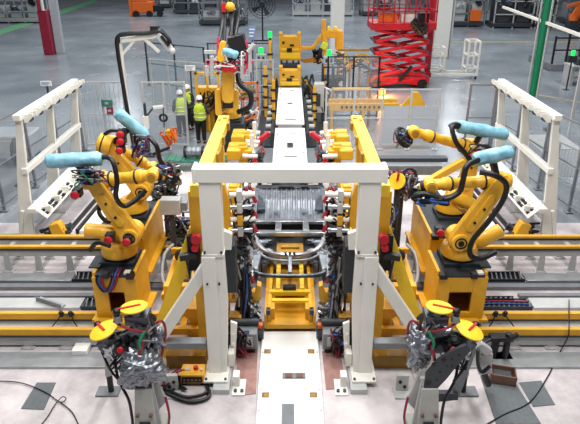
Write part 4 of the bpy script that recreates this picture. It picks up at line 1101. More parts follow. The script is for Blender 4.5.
d, b = disc(t, at(397, 181, 12.1), (-.5, -.75, .5), .19, (.2, .1, 1))
cc = at(397, 181, 12.1)
G().bar(cc + V((0, -.03, .02)), cc + V((.02, -.03, .2)), .04, .04).build('swing_arm', 'red', d)
G().cyl((cc.x + .05, 12.25, .04), (cc.x + .05, 12.22, cc.z - .05), .07).build('post', 'dark_grey', t)
G().box(cc.x - .12, cc.x + .22, 12.05, 12.4, 0, .04).build('base_plate', 'dark_grey', t)
G().cyl(cc + V((.02, .02, -.02)), cc + V((.1, .14, -.1)), .13).build('drive_head', 'dark_steel', t)
# grey duct beam behind the right gantry
t = thing('grey_duct', 'wide grey duct beam crossing behind the right gantry column', 'duct', (2.9, 14.5, 0))
G().box(1.9, 3.9, 14.3, 14.6, 1.5, 1.75).build('duct', 'mid_grey', t, .01)
G().box(1.9, 4.1, 14.6, 14.85, 1.75, 1.85).build('cover', 'dark_grey', t)
for x in (2.0, 3.7): G().box(x, x + .12, 14.35, 14.5, 0, 1.5).build('leg', 'dark_grey', t)

# weld gun racks between the robots and the gantry
for sx, x, y, zt, lab in ((-1, 2.95, 12.95, 1.7, 'dark gun holder crowded with leads behind the near left robot wrist'), (-1, 2.5, 12.2, 1.2, 'low dark gun holder by the pale terminal box'), (1, 2.55, 12.6, 2.2, 'dark gun holder crowded with leads between the right robot wrists'), (1, 1.98, 11.8, 1.7, 'dark gun holder next to the small tilted disc')):
    t = thing('gun_holder', lab, 'gun holder', (sx * x, y, 0))
    G(sx).box(x - .06, x + .06, y - .06, y + .06, .03, zt).build('post', 'dark_grey', t)
    G(sx).box(x - .18, x + .18, y - .18, y + .18, 0, .03).build('base_plate', 'dark_grey', t)
    sd = int(x * 100)
    for k, (m, dz) in enumerate((('black_metal', 0), ('dark_steel', -.15), ('steel', -.05), ('mid_grey', -.35))):
        greebles((x - .08 + .07 * k, y - .05, zt + dz - .1), (.2, .15, .16), 22, sd + k, sx, .03, .1).build('gun_body', m, t)
    for k, (m, n) in enumerate((('black_rubber', 8), ('cable_blue', 3), ('cable_grey', 3), ('magenta', 1), ('cable_green', 1))):
        tangle((x, y - .08, zt - .12), (.36, .16, .24), n, .018, sd * 3 + k, sx).build('cable', m, t)
    G(sx).ring((x + .1, y - .2, zt), (.3, -1, .2), .17, .035).build('collar', 'dark_grey', t)

# ================================================================== WHITE STORAGE RACKS
def rack(sx, xt, label):
    t = thing('hanging_rack', label, 'rack', (sx * 6.5, 15.4, 0))
    y0, y1 = 13.45, 17.3
    G(sx).box(xt - .12, xt + .06, y0 - .15, y1 + .1, 3.2, 3.34).build('top_beam', 'off_white', t, .01)
    for k in range(7):
        y = y0 + .15 + k * (y1 - y0 - .3) / 6
        h = G(sx).prism([(xt - .12, y - .13, 3.3), (xt - .34, y - .13, 3.34), (xt - .34, y - .13, 3.26), (xt - .2, y - .13, 3.12), (xt - .12, y - .13, 3.12)], (0, .05, 0))
        h.prism([(xt - .12, y + .1, 3.3), (xt - .34, y + .1, 3.34), (xt - .34, y + .1, 3.26), (xt - .2, y + .1, 3.12), (xt - .12, y + .1, 3.12)], (0, .05, 0))
        hk = h.build('hook', 'off_white', t)
        G(sx).box(xt - .26, xt - .13, y - .08, y + .1, 3.13, 3.2).build('hook_pad', 'dark_grey', hk)
    for y in (y0, (y0 + y1) / 2, y1):
        G(sx).prism([(xt - .09, y - .03, 3.2), (xt + .06, y - .03, 3.2), (xt + .56, y - .03, .03), (xt + .16, y - .03, .03)], (0, .09, 0)).build('post', 'off_white', t, .01)
        G(sx).box(xt + .0, xt + .75, y - .12, y + .2, 0, .03).build('foot_plate', 'light_grey', t)
    G(sx).box(xt - .02, xt + .12, y0 - .1, y1 + .1, 1.88, 2.02).build('middle_beam', 'off_white', t, .01)
    G(sx).box(xt - .2, xt + .02, y0 - .4, y1, .98, 1.1).build('holder_beam', 'off_white', t, .01)
    for y in (y0 + .3, (y0 + y1) / 2, y1 - .1): G(sx).bar((xt + .2, y, .95), (xt - .1, y, 1.02), .1, .1).build('bracket', 'off_white', t)
    for k in range(7):
        y = y0 - .2 + k * (y1 - y0) / 6
        h = G(sx).prism([(xt - .2, y, 1.06), (xt - .46, y, 1.1), (xt - .46, y, .98), (xt - .34, y, .8), (xt - .2, y, .8)], (0, .06, 0)).box(xt - .44, xt - .2, y + .06, y + .22, .96, 1.0).cyl((xt - .33, y + .1, 1.0), (xt - .33, y + .1, 1.12), .05, n=10)
        hk = h.build('holder', 'off_white', t)
        G(sx).box(xt - .4, xt - .26, y + .08, y + .18, 1.0, 1.04).build('holder_pad', 'dark_grey', hk)
    G(sx).prism([(xt - .2, y0 - .4, 1.04), (xt - .2, y1, 1.04), (xt - .42, y1, .84), (xt - .42, y0 - .4, .84)], (-.02, 0, .02)).build('holder_plate', 'off_white', t)
    g = G(sx)
    for k in range(14):
        yk = y0 - .2 + k * (y1 - y0) / 13.5
        for fx in (.3, .68): g.cbox((xt - .225 - .22 * fx, yk + .12 * (k % 2), 1.062 - .2 * fx), .08, .12, .05)
    g.build('plate_recess', 'black_metal', t)
    G(sx).bar((xt + .3, y0 - .05, .9), (xt + .5, y0 - .05, .1), .08, .08).build('brace', 'off_white', t)
rack(-1, 6.32, 'white slanted-post rack with a row of hooks on the left')
rack(1, 6.2, 'white slanted-post rack with a row of hooks on the right')
# things stored low at the inner side of the racks
for sx, sd in ((-1, 'left'), (1, 'right')):
    t = thing('spare_tool', 'dark gripper tool with a yellow bracket lying by the %s rack' % sd, 'gripper tool', (sx * 5.85, 13.2, 0))
    G(sx).box(5.3, 6.3, 13.1, 13.7, 0, .1).build('base', 'dark_grey', t, .01)
    greebles((5.75, 13.35, .32), (.3, .2, .2), 26, 500 + sx, sx, .06, .14).build('tool_body', 'dark_steel', t)
    G(sx).prism([(5.5, 13.15, .1), (5.85, 13.15, .1), (5.95, 13.15, .6), (5.7, 13.15, .68), (5.58, 13.15, .4)], (0, .25, 0)).build('bracket', 'machine_yellow', t, .02)
    tangle((5.8, 13.4, .36), (.5, .2, .2), 5, .03, 505 + sx, sx).build('hose', 'black_rubber', t)
    tag(G(sx).box(1.76, 2.72, 11.75, 13.4, 0, .012).build('floor_mat', 'charcoal_plate'), 'dark sheet darkening the floor under the gun holders on the %s' % sd, 'floor mat')  # dark sheet added to darken the bright floor here
    t = thing('pale_skid', 'long pale skid channel with dark edges on the floor inside the %s rack' % sd, 'skid', (sx * 5.0, 15.5, 0))
    G(sx).prism([(4.6, 13.9, 0), (5.5, 13.9, 0), (5.35, 17.8, 0), (4.45, 17.8, 0)], (0, 0, .1)).build('channel', 'off_white', t, .01)
    G(sx).bar((5.56, 13.9, .07), (5.41, 17.8, .07), .07, .14).bar((5.8, 13.9, .07), (5.65, 17.8, .07), .05, .12).bar((4.54, 13.9, .07), (4.39, 17.8, .07), .06, .12).build('edge_rail', 'black_metal', t)
t = thing('green_crate', 'dark green flat crate on the floor at the far left edge', 'crate', (-7.2, 13.1, 0))
G().box(-7.7, -6.75, 12.9, 13.5, 0, .22).build('body', 'teal', t, .02)
G().box(-7.6, -6.85, 12.98, 13.42, .22, .26).build('lid', 'pole_green', t, .01)
t = thing('green_deck', 'green framed floor grating behind the left gantry beam', 'grating', (-3.2, 18.9, 0))
G().box(-4.2, -2.1, 18.6, 19.2, .3, .38).build('grating', 'teal', t, .01)
g = G()
for k in range(9): g.box(-4.15 + k * .25, -4.1 + k * .25, 18.6, 19.2, .38, .41)
g.build('bar', 'pole_green', t)
for x in (-4.1, -2.2): G().box(x - .05, x + .05, 18.7, 19.1, -.02, .3).build('leg', 'dark_grey', t)
t = thing('air_duct', 'short silver corrugated duct lying on the green grating', 'duct', (-2.9, 18.8, .41))
g = G().cyl((-3.5, 18.9, .6), (-2.3, 18.9, .6), .16)
for k in range(8): g.ring((-3.42 + k * .15, 18.9, .6), (1, 0, 0), .16, .025)
g.build('duct', 'zinc', t)
G().ring((-3.5, 18.9, .6), (1, 0, 0), .17, .04).ring((-2.9, 18.9, .6), (1, 0, 0), .17, .04).build('strap', 'black_rubber', t)

# ================================================================== FENCES
def fence(p0, p1, n, h, label, m='mid_grey', pane='pane', z0=.0, mesh=False, sheet=()):
    p0, p1 = V((*p0, z0)), V((*p1, z0)); d = p1 - p0
    t = thing('safety_fence', label, 'fence', (p0 + p1) / 2)
    up = V((0, 0, 1)); u = d.normalized()
    for k in range(n + 1):
        p = p0 + d * k / n
        G().bar(p, p + up * h, .07, .07, up=u).cbox(p + up * .01, .2, .2, .02).build('post', m, t)
    for k in range(n):
        a, b = p0 + d * k / n, p0 + d * (k + 1) / n
        G().bar(a + up * (h - .03), b + up * (h - .03), .04, .05).bar(a + up * .18, b + up * .18, .04, .05).bar(a + up * h * .52, b + up * h * .52, .03, .04).build('rail', m, t)
        if mesh:
            g = G(); nn = int((b - a).length / .14)
            for i in range(1, nn): g.bar(a + (b - a) * i / nn + up * .18, a + (b - a) * i / nn + up * (h - .03), .009, .009)
            g.build('mesh_panel', m, t)
        else:
            mm = 'sheet_grey' if k in sheet else pane
            hi = h * .72 if k in sheet else h - .05
            G().bar(a + u * .05 + up * (.2 + hi) / 2, b - u * .05 + up * (.2 + hi) / 2, .012, hi - .2).build('panel', mm, t)
    return t
fence((-8.3, 13.6), (-7.6, 20.9), 4, 2.5, 'grey safety fence running back outside the left rack')
fence((-7.5, 21.0), (-5.95, 21.0), 2, 2.5, 'short grey mesh fence closing the cell behind the left rack', mesh=True, m='light_grey')
fence((-5.25, 21.0), (-3.75, 21.0), 2, 2.5, 'clear panel fence in front of the two workers', m='light_grey')
fence((1.3, 21.0), (5.35, 21.0), 4, 2.25, 'clear panel fence right of the white line plates', m='light_grey', sheet=(2, 3))
fence((6.3, 20.6), (7.2, 20.6), 1, 2.5, 'narrow grey fence panel behind the right rack', m='mid_grey')
fence((7.25, 20.5), (8.1, 13.6), 4, 2.5, 'grey safety fence running back outside the right rack')
fence((8.5, 17.9), (9.5, 13.4), 3, 1.3, 'low grey fence at the right edge outside the taller one', m='light_grey', mesh=True, z0=-.02)
fence((-4.0, 29.6), (-.9, 29.6), 3, 2.6, 'dark framed fence far behind the middle robot', m='dark_grey', mesh=True, z0=-.02)
fence((-7.6, 32.0), (-4.3, 30.2), 2, 2.3, 'thin dark frame fence near the small white sign', m='dark_grey', z0=-.02)
fence((1.6, 25.2), (3.75, 25.2), 2, 2.7, 'black framed guard in front of the red scissor lift', m='black_metal', z0=-.02)
# red and teal boxes hung on the left mesh fence
for x, y, m, lab, nm in ((107, 103, 'teal', 'teal notice box hung on the mesh fence behind the left rack', 'notice_box'), (110, 110.5, 'cable_red', 'small dark red box hung below the teal one on the fence', 'alarm_box')):
    p = at(x, y, 20.9)
    t = thing(nm, lab, 'box', p)
    G().box(p.x - (.19 if m == 'teal' else .11), p.x + (.19 if m == 'teal' else .11), 20.84, 20.96, p.z - .12, p.z + .12).build('housing', m, t, .01)
    G().box(p.x - .06, p.x + .06, 20.825, 20.84, p.z - .03, p.z + .05).build('face', 'sheet_grey', t)

# ================================================================== WHITE HOSE BOOM
t = thing('hose_boom', 'white post with a horizontal boom and black hose beyond the left rack', 'boom', (-5.7, 20.2, 0))
pb, pt = V((-5.72, 20.2, 0)), at(121, 38, 20.2)
pt.x = -5.66
G().bar((-5.66, 20.2, .03), pt, .16, .16).build('post', 'off_white', t, .01)
pe = at(158, 35, 20.2)
G().bar(pt + V((-.08, 0, -.1)), pe, .16, .16).bar(pe + V((-.55, 0, -.05)), pe + V((0, 0, -.55)), .1, .1).bar(pt + V((0, 0, -.6)), pt + V((.5, 0, -.1)), .09, .09).build('boom', 'off_white', t, .01)
G().tube([(-5.5, 20.05, .2), (-5.62, 20.05, 2), at(117.5, 50, 20.05), at(118, 37, 20.05), at(126, 34, 20.05), at(148, 33, 20.05), at(160, 31, 20.05), at(168, 38, 20.05), at(170, 44, 20.05)], .07, 8).build('hose', 'black_rubber', t)
G().bar(at(158, 34, 20.1), at(171, 50, 20.1), .22, .2).ball(at(172, 51, 20.05), .12).build('head', 'light_grey', t, .02)
G().bar(at(161, 36, 19.98), at(169, 46, 19.98), .08, .08).box(pe.x - .2, pe.x + .05, 20.0, 20.3, pe.z + .08, pe.z + .3).build('valve', 'black_metal', t)
G().box(-5.9, -5.42, 19.95, 20.45, 0, .03).build('base_plate', 'light_grey', t)
# small hose reel stand in front of the workers
t = thing('gun_stand', 'grey stand holding a manual gun with a white arm beside the workers', 'stand', (-4.9, 20.3, 0))
G().cyl((-5.05, 20.3, .03), (-5.05, 20.3, 1.9), .05).box(-5.25, -4.85, 20.1, 20.5, 0, .03).bar((-5.05, 20.3, 1.4), (-4.75, 20.3, 1.75), .06, .06).build('post', 'dark_grey', t)
G().bar((-4.75, 20.25, 1.75), (-4.4, 20.25, 1.8), .12, .1).box(-5.15, -4.95, 20.2, 20.35, 1.0, 1.45).build('arm', 'off_white', t, .01)
G().ring((-4.42, 20.22, 1.4), (0, 1, 0), .12, .04).cyl((-4.4, 20.24, 1.75), (-4.42, 20.22, 1.05), .02).build('handle', 'black_rubber', t)
tangle((-4.3, 20.2, .75), (.35, .25, .35), 6, .035, 601).build('cable', 'orange', t)
g = greebles((-4.25, 20.2, .8), (.12, .1, .2), 12, 603, 1, .08, .16); g.build('gun', 'machine_yellow', t)
G().bar((-4.9, 20.1, .1), (-4.3, 20.3, .3), .1, .08).build('tray', 'black_metal', t)

# ================================================================== PEOPLE
def skin_fig(name, verts, edges, radii, m, parent, sub=2, root=0):
    me = bpy.data.meshes.new(name)
    off = V((0, 0, 0)); p = parent
    while p is not None: off += V(p.location); p = p.parent
    me.from_pydata([V(v) - off for v in verts], edges, []); me.update()
    o = bpy.data.objects.new(name, me); COL.objects.link(o); o.parent = parent
    o.modifiers.new('skin', 'SKIN')
    if not me.skin_vertices: me.skin_vertices.new(name='')
    for i, r in enumerate(radii):
        sv = me.skin_vertices[0].data[i]; sv.radius = r if isinstance(r, tuple) else (r, r); sv.use_root = (i == root)
    s = o.modifiers.new('sub', 'SUBSURF'); s.levels = sub; s.render_levels = sub
    o.modifiers['skin'].use_smooth_shade = True
    me.materials.append(M[m]); return o

def person(base, label, h, face, arms, group=None):
    """standing figure about h tall; face = heading angle (0 looks along +Y, away from the camera)"""
    t = thing('person', label, 'person', base)
    R = Matrix.Rotation(face, 3, 'Z'); k = h / 1.75; B = V(base)
    W = lambda x, y, z: B + R @ V((x, y, z)) * k
    vs, es, rs = [], [], []
    def add(p, r, link=None):
        vs.append(W(*p)); rs.append(tuple(a * k * 1.2 for a in r) if isinstance(r, tuple) else r * k * (1.2 if r > .02 else 1))
        if link is not None: es.append((link, len(vs) - 1))
        return len(vs) - 1
    pel = add((0, 0, .95), (.15, .11)); wa = add((0, .0, 1.08), (.14, .10), pel); ch = add((0, .01, 1.3), (.165, .115), wa)
    nb = add((0, 0, 1.45), (.07, .07), ch); nk = add((0, .01, 1.52), .055, nb); hd = add((0, .03, 1.6), (.075, .09), nk); top = add((0, .02, 1.7), (.07, .085), hd)
    leg = []; arm = []
    for s in (-1, 1):
        hp = add((s * .1, 0, .88), .095, pel); kn = add((s * .11, .02, .5), .062, hp); an = add((s * .115, -.02, .09), .042, kn); ft = add((s * .13, .14, .035), (.045, .03), an)
        leg.append((hp, kn, an, ft))
        shd = add((s * .19, 0, 1.4), .062, ch); (ex, ey, ez), (wx, wy, wz) = arms[0 if s < 0 else 1]
        el = add((s * ex, ey, ez), .044, shd); wr = add((s * wx, wy, wz), .028, el)
        d = (V((wx * s, wy, wz)) - V((ex * s, ey, ez))).normalized()
        pm = add(tuple(V((wx * s, wy, wz)) + d * .07), (.04, .022), wr)
        a = d.cross(V((0, 0, 1))).normalized() if abs(d.z) < .9 else V((1, 0, 0))
        for fi, (off, ln) in enumerate(((-.03, .065), (-.01, .08), (.01, .075), (.03, .06))):
            q = V((wx * s, wy, wz)) + d * .11 + a * off
            f1 = add(tuple(q), .009, pm); f2 = add(tuple(q + d * ln * .5 + V((0, 0, -.01))), .008, f1); add(tuple(q + d * ln + V((0, 0, -.035))), .007, f2)
        th = add(tuple(V((wx * s, wy, wz)) + d * .05 - a * .05 * s), .01, pm); add(tuple(V((wx * s, wy, wz)) + d * .1 - a * .065 * s), .009, th)
        arm.append((shd, el, wr))
    body = skin_fig('body', vs, es, rs, 'skin', t)
    # face on the body
    f = G()
    for s in (-1, 1): f.ball(W(s * .032, .115, 1.62), .012 * k)
    f.build('eye', 'black_metal', t)
    G().ball(W(0, .125, 1.595), .018 * k, (.8, 1, 1.3)).ball(W(-.085, .03, 1.6), .025 * k, (.4, 1, 1.3)).ball(W(.085, .03, 1.6), .025 * k, (.4, 1, 1.3)).build('nose_and_ear', 'skin', t)
    G().ball(W(0, .0, 1.625), .1 * k, (.88, 1, .9)).build('hair', 'hair', t)
    # trousers, shirt, boots
    v2 = [vs[pel] + V((0, 0, .04 * k))] + [vs[i] for l in leg for i in l[:3]]
    skin_fig('trousers', v2, [(0, 1), (1, 2), (2, 3), (0, 4), (4, 5), (5, 6)], [(.2 * k, .15 * k), .135 * k, .1 * k, .075 * k, .135 * k, .1 * k, .075 * k], 'cloth_black', t)
    v3 = [vs[wa] - V((0, 0, .08 * k)), vs[wa], vs[ch], vs[nb]] + [vs[arm[0][0]], vs[arm[0][1]], vs[arm[0][2]], vs[arm[1][0]], vs[arm[1][1]], vs[arm[1][2]]]
    skin_fig('shirt', v3, [(0, 1), (1, 2), (2, 3), (2, 4), (4, 5), (5, 6), (2, 7), (7, 8), (8, 9)], [(.2 * k, .155 * k), (.19 * k, .145 * k), (.21 * k, .155 * k), .09 * k, .095 * k, .072 * k, .052 * k, .095 * k, .072 * k, .052 * k], 'cloth_dark', t)
    ve = G(); rows = []
    for zz, rx, ry in ((.9, .225, .175), (1.0, .22, .172), (1.15, .215, .168), (1.3, .24, .175), (1.4, .225, .155), (1.47, .15, .11), (1.5, .1, .085)):
        rows.append([ve._v(W(rx * math.cos(a), ry * math.sin(a), zz)) for a in [2 * PI * i / 24 for i in range(24)]])
    for a, b_ in zip(rows, rows[1:]): ve._loops(a, b_)
    ve.bm.faces.new(rows[0]); ve.bm.faces.new(rows[-1])
    vest = ve.build('safety_vest', 'hi_vis', t)
    band = G()
    for zz, rx, ry in ((1.0, .222, .174), (1.16, .218, .17)):
        pts = [W(rx * math.cos(a), ry * math.sin(a), zz) for a in [2 * PI * i / 24 for i in range(25)]]
        band.tube(pts, .02 * k, 6, 1)
    band.build('reflective_band', 'reflective', vest)
    for l in leg:
        a, f_ = vs[l[2]], vs[l[3]]
        d = (f_ - a); d.z = 0
        G().ball(a + d * .45 + V((0, 0, B.z + .05 * k - a.z)), .06 * k, (.8, .8, .85)).cbox(a + d * .5 + V((0, 0, B.z + .03 * k - a.z)), .09 * k, .26 * k, .06 * k, R).build('boot', 'black_rubber', t, .015)
    he = G(); n = 18; rows = []
    for zz, r in ((1.655, .128), (1.69, .125), (1.74, .108), (1.785, .07), (1.80, .02)):
        rows.append([he._v(W(r * .92 * math.cos(a), .015 + r * 1.08 * math.sin(a), zz)) for a in [2 * PI * i / n for i in range(n)]])
    for a, b in zip(rows, rows[1:]): he._loops(a, b)
    he.bm.faces.new(rows[0]); he.bm.faces.new(rows[-1])
    he.prism([W(.1, .11, 1.655), W(.06, .18, 1.65), W(-.06, .18, 1.65), W(-.1, .11, 1.655)], (0, 0, .015 * k))
    hm = he.build('helmet', 'helmet', t)
    return t
person((-3.38, 21.8, -.02), 'worker in yellow vest and white helmet seen from behind, nearest the middle robot', 1.80, -.1, (((.3, .05, 1.12), (.3, .28, 1.05)), ((.3, .05, 1.12), (.26, .3, 1.1))))
person((-4.25, 22.7, -.02), 'worker in yellow vest standing behind the clear fence, head bent down', 1.80, .5, (((.28, .0, 1.12), (.22, .22, .98)), ((.28, .0, 1.12), (.22, .22, .98))))
person((-4.12, 23.75, -.02), 'worker mostly hidden behind the other one at the clear fence', 1.78, PI - .6, (((.28, .0, 1.12), (.2, .25, 1.0)), ((.28, .0, 1.12), (.2, .25, 1.0))))

# ================================================================== YELLOW EQUIPMENT AROUND THE FAR LINE
t = thing('yellow_guard_frame', 'yellow cabinet and post frame beside the nearest worker', 'guard frame', (-3.4, 23.2, -.02))
G().box(-3.7, -2.85, 23.4, 23.9, -.02, 1.75).build('cabinet', 'machine_yellow', t, .02)
G().box(-3.72, -3.62, 23.2, 23.3, -.02, 2.4).box(-2.85, -2.75, 23.2, 23.3, -.02, 2.4).box(-3.72, -2.75, 23.2, 23.3, 2.3, 2.4).box(-3.28, -3.2, 23.2, 23.3, -.02, 2.3).box(-3.7, -3.0, 23.25, 23.4, 1.2, 1.3).build('frame', 'machine_yellow', t, .006)
G().box(-3.0, -2.7, 23.1, 23.4, .4, 1.6).build('hose_box', 'black_metal', t, .02)
tangle((-3.3, 23.15, 1.2), (.4, .06, .5), 5, .03, 621).build('hose', 'black_rubber', t)
# slender yellow and grey posts left of the line
for k, (x, yb, yt, m, lab) in enumerate(((271, 112, 40, 'machine_yellow', 'tall yellow post with the higher green lamp left of the far carriers'), (266, 118, 66, 'machine_yellow', 'shorter yellow post left of the tall one with the green lamp'), (274, 132, 80, 'machine_yellow', 'short yellow post left of the farther white cover plate'), (314, 128, 86, 'machine_yellow', 'thin yellow post right of the farther white cover plate'))):
    p = az(x, yb, 0); q = at(x, yt, p.y)
    t = thing('guide_post', lab, 'post', p)
    G().box(p.x - .06, p.x + .06, p.y - .06, p.y + .06, -.02, q.z).build('shaft', m, t, .006)
    G().box(p.x - .16, p.x + .16, p.y - .16, p.y + .16, -.02, .01).build('base_plate', 'dark_yellow', t)
    g = G()
    for j in range(4): g.box(p.x - .12, p.x + .12, p.y - .1, p.y, q.z * (.2 + j * .2), q.z * (.2 + j * .2) + .08)
    g.build('clip', 'black_metal', t)
    if k == 0:
        G().cyl((p.x, p.y, q.z), (p.x, p.y, q.z + .1), .05).build('socket', 'black_metal', t)
        G().cyl((p.x, p.y, q.z + .1), (p.x, p.y, q.z + .36), .09).build('signal_lamp', 'green_lamp', t)
def lamp_box(x, y, Y, lab, boxm='sheet_grey'):
    p = at(x, y, Y)
    t = thing('signal_light', lab, 'signal light', (p.x, Y, -.02))
    G().box(p.x - .03, p.x + .03, Y - .03, Y + .03, -.02, p.z - .4).box(p.x - .15, p.x + .15, Y - .15, Y + .15, -.02, .0).build('post', 'dark_grey', t)
    G().box(p.x - .22, p.x + .22, Y - .1, Y + .1, p.z - .42, p.z - .08).build('housing', boxm, t, .01)
    g = G()
    for k in (-.1, .1): g.box(p.x + k - .05, p.x + k + .05, Y - .112, Y - .1, p.z - .34, p.z - .18)
    g.build('dial', 'dark_grey', t)
    G().cyl((p.x, Y, p.z - .08), (p.x, Y, p.z + .18), .1).build('signal_lamp', 'green_lamp', t)
lamp_box(261, 52, 27, 'green signal light on a grey box left of the far yellow carriers')
lamp_box(329, 54, 26, 'green signal light on a white box below the yellow transfer tower')
lamp_box(573, 54, 31, 'green signal light on a post at the right edge of the hall', 'dark_grey')
# line carriers
def carrier(y, z0, hh, w, label):
    t = thing('line_carrier', label, 'carrier', (0, y, z0))
    G().box(-w, w, y - .1, y + .5, z0, z0 + hh).build('body', 'machine_yellow', t, .03)
    G().box(-w * .9, w * .9, y - .14, y - .1, z0 + hh * .08, z0 + hh * .32).box(-w * .8, w * .8, y - .13, y - .1, z0 + hh * .42, z0 + hh * .5).build('ledge', 'bright_yellow', t, .01)
    G().box(-w, -w + .16, y - .1, y + .4, z0 + hh, z0 + hh + .18).box(w - .16, w, y - .1, y + .4, z0 + hh, z0 + hh + .18).build('horn', 'machine_yellow', t, .02)
    G().box(-.16, .1, y - .15, y - .1, z0 + hh * .36, z0 + hh * .52).box(.0, .2, y - .15, y - .1, z0 + hh * .6, z0 + hh * .68).box(-w * .7, -w * .5, y - .15, y - .1, z0 + hh * .7, z0 + hh * .8).build('slot', 'black_metal', t)
    g = G()
    for x in (-w * .8, -w * .3, w * .3, w * .8): g.box(x - .05, x + .05, y - .05, y + .3, z0 - .2, z0)
    g.build('roller', 'dark_grey', t)
    return t
c = carrier(27.6, .9, .74, .5, 'yellow block carrier standing at the end of the white cover plates')
G().box(-.45, .45, 27.5, 28.1, -.02, .72).build('stand', 'dark_grey', c, .01)
c = carrier(31, 1.5, 1.2, .55, 'taller yellow carrier behind the first one on the line')
G().box(-.5, .5, 30.9, 31.5, -.02, 1.3).build('stand', 'dark_grey', c, .01)
# yellow transfer tower with boom
t = thing('transfer_tower', 'yellow transfer tower with a curved boom right of the carriers', 'transfer tower', (2.25, 31.5, -.02))
def q(x, y, Y=31.3): return at(x, y, Y)
G().prism([q(322, 31), q(343, 31), q(343, 50), q(336, 50), q(336, 38), q(327, 38), q(327, 50), q(322, 50)], (0, .6, 0)).build('head', 'machine_yellow', t, .02)
g = G()
for x in (329, 336): g.prism([q(x - 2, 31), q(x + 2, 31), q(x + 1.2, 27), q(x - 1.2, 27)], (0, .5, 0))
g.build('horn', 'bright_yellow', t, .02)
G().prism([q(322, 20), q(326, 20), q(326, 31), q(322, 31)], (0, .4, 0)).build('upright', 'machine_yellow', t)
G().prism([q(297, 47), q(312, 47), q(321, 34), q(321, 40), q(314, 50), q(297, 50)], (0, .35, 0)).build('boom', 'machine_yellow', t, .02)
G().prism([q(300, 60), q(316, 57), q(321, 60), q(321, 62), q(304, 63)], (0, .3, 0)).build('boom', 'dark_yellow', t, .02)
G().box(q(324, 50).x, q(326.5, 50).x, 31.3, 31.7, -.02, q(324, 50).z).box(q(338, 50).x, q(341, 50).x, 31.3, 31.7, -.02, q(338, 50).z).build('leg', 'machine_yellow', t)
G().bar(q(323, 49, 31.1), q(325.5, 43, 31.1), .16, .3).build('vest_panel', 'hi_vis', t, .02)
tangle(q(318, 56), (.3, .2, .4), 6, .05, 633).build('hose', 'black_rubber', t)
# yellow tubular frame
t = thing('tubular_frame', 'tangled yellow tubular frame between the tower and the scissor lift', 'frame', (3.6, 29.5, -.02))
rr = random.Random(8); g = G()
pts = [at(rr.uniform(338, 370), rr.uniform(52, 72), 29.5 + rr.uniform(-.5, .5)) for _ in range(16)]
for a, b in zip(pts, pts[1:]): g.bar(a, b, .07, .07)
g.build('tube_frame', 'machine_yellow', t)
g = G()
for x in (338, 350, 360, 369):
    p = at(x, 60, 29.5); g.box(p.x - .05, p.x + .05, 29.45, 29.55, -.02, p.z)
g.box(at(338, 60, 29.5).x, at(369, 60, 29.5).x, 29.45, 29.55, 2.2, 2.3)
g.build('upright', 'dark_yellow', t)
tangle(at(352, 62, 29.4), (.9, .2, .5), 6, .04, 655).build('hose', 'dark_grey', t)
# low yellow conveyor behind the clear fence
t = thing('roller_conveyor', 'low yellow roller conveyor behind the clear fence on the right', 'conveyor', (2.6, 23.2, -.02))
G().box(1.55, 4.3, 22.9, 23.0, .95, 1.25).box(1.55, 4.3, 23.6, 23.7, .95, 1.25).box(1.7, 3.3, 24.0, 24.1, 1.5, 1.62).build('side_beam', 'machine_yellow', t, .01)
g = G()
for k in range(10): g.cyl((1.7 + k * .27, 23.0, 1.12), (1.7 + k * .27, 23.6, 1.12), .06, n=10)
g.build('roller', 'dark_yellow', t)
for x in (1.65, 2.9, 4.2): G().box(x - .05, x + .05, 22.9, 23.7, -.02, .95).build('leg', 'machine_yellow', t)
G().box(1.7, 1.8, 24.0, 24.1, -.02, 1.6).box(3.2, 3.3, 24.0, 24.1, -.02, 1.6).build('post', 'dark_yellow', t)
g = G()
for k in range(12): g.box(2.0 + k * .18, 2.08 + k * .18, 22.88, 22.9, 1.05, 1.15)
g.build('slot', 'black_metal', t)
t = thing('yellow_cart', 'yellow stepped cart with an orange corner below the scissor lift', 'cart', (5.0, 23.5, -.02))
G().box(4.3, 5.6, 23.4, 24.2, .5, .9).prism([(4.35, 23.35, .9), (5.5, 23.35, .9), (5.1, 23.35, 1.6), (4.9, 23.35, 1.6)], (0, .1, 0)).build('body', 'machine_yellow', t, .02)
for x in (4.45, 5.45): G().box(x - .06, x + .06, 23.45, 24.1, .1, .5).cyl((x - .05, 23.6, .1), (x + .05, 23.6, .1), .12).build('wheel_leg', 'dark_grey', t)
# hose cabinets between middle robot and line
t = thing('hose_cabinet', 'dark hose cabinet standing between the middle robot and the white line', 'cabinet', (-1.65, 21.5, -.02))
G().box(-1.96, -1.34, 21.3, 21.9, -.02, 1.3).build('cabinet', 'dark_grey', t, .02)
greebles((-1.6, 21.2, 1.0), (.3, .12, .35), 30, 660, 1, .06, .16).build('valve_block', 'mid_grey', t)
for k, (m, n) in enumerate((('black_rubber', 8), ('off_white', 4), ('orange', 2))): tangle((-1.55, 21.2, 1.0), (.4, .15, .6), n, .03, 665 + k).build('hose', m, t)
t = thing('valve_rack', 'grey valve rack on legs right of the farther white cover plate', 'cabinet', (1.05, 24.5, -.02))
G().box(1.0, 1.42, 24.3, 24.8, .5, 1.7).build('cabinet', 'light_grey', t, .02)
G().box(1.08, 1.26, 24.27, 24.3, .8, 1.3).build('window', 'dark_grey', t)
for x in (1.05, 1.37): G().box(x - .04, x + .04, 24.35, 24.75, .06, .5).build('leg', 'dark_grey', t)
for k, (m, n) in enumerate((('black_rubber', 5), ('off_white', 3))): tangle((1.5, 24.4, 1.0), (.25, .15, .6), n, .03, 670 + k).build('hose', m, t)
t = thing('orange_bench', 'thin orange framed bench behind the middle robot cable', 'bench', (-1.7, 25.5, -.02))
g = G().box(-2.75, -1.35, 25.3, 25.4, 1.5, 1.58).box(-2.75, -1.35, 25.3, 25.4, .8, .88)
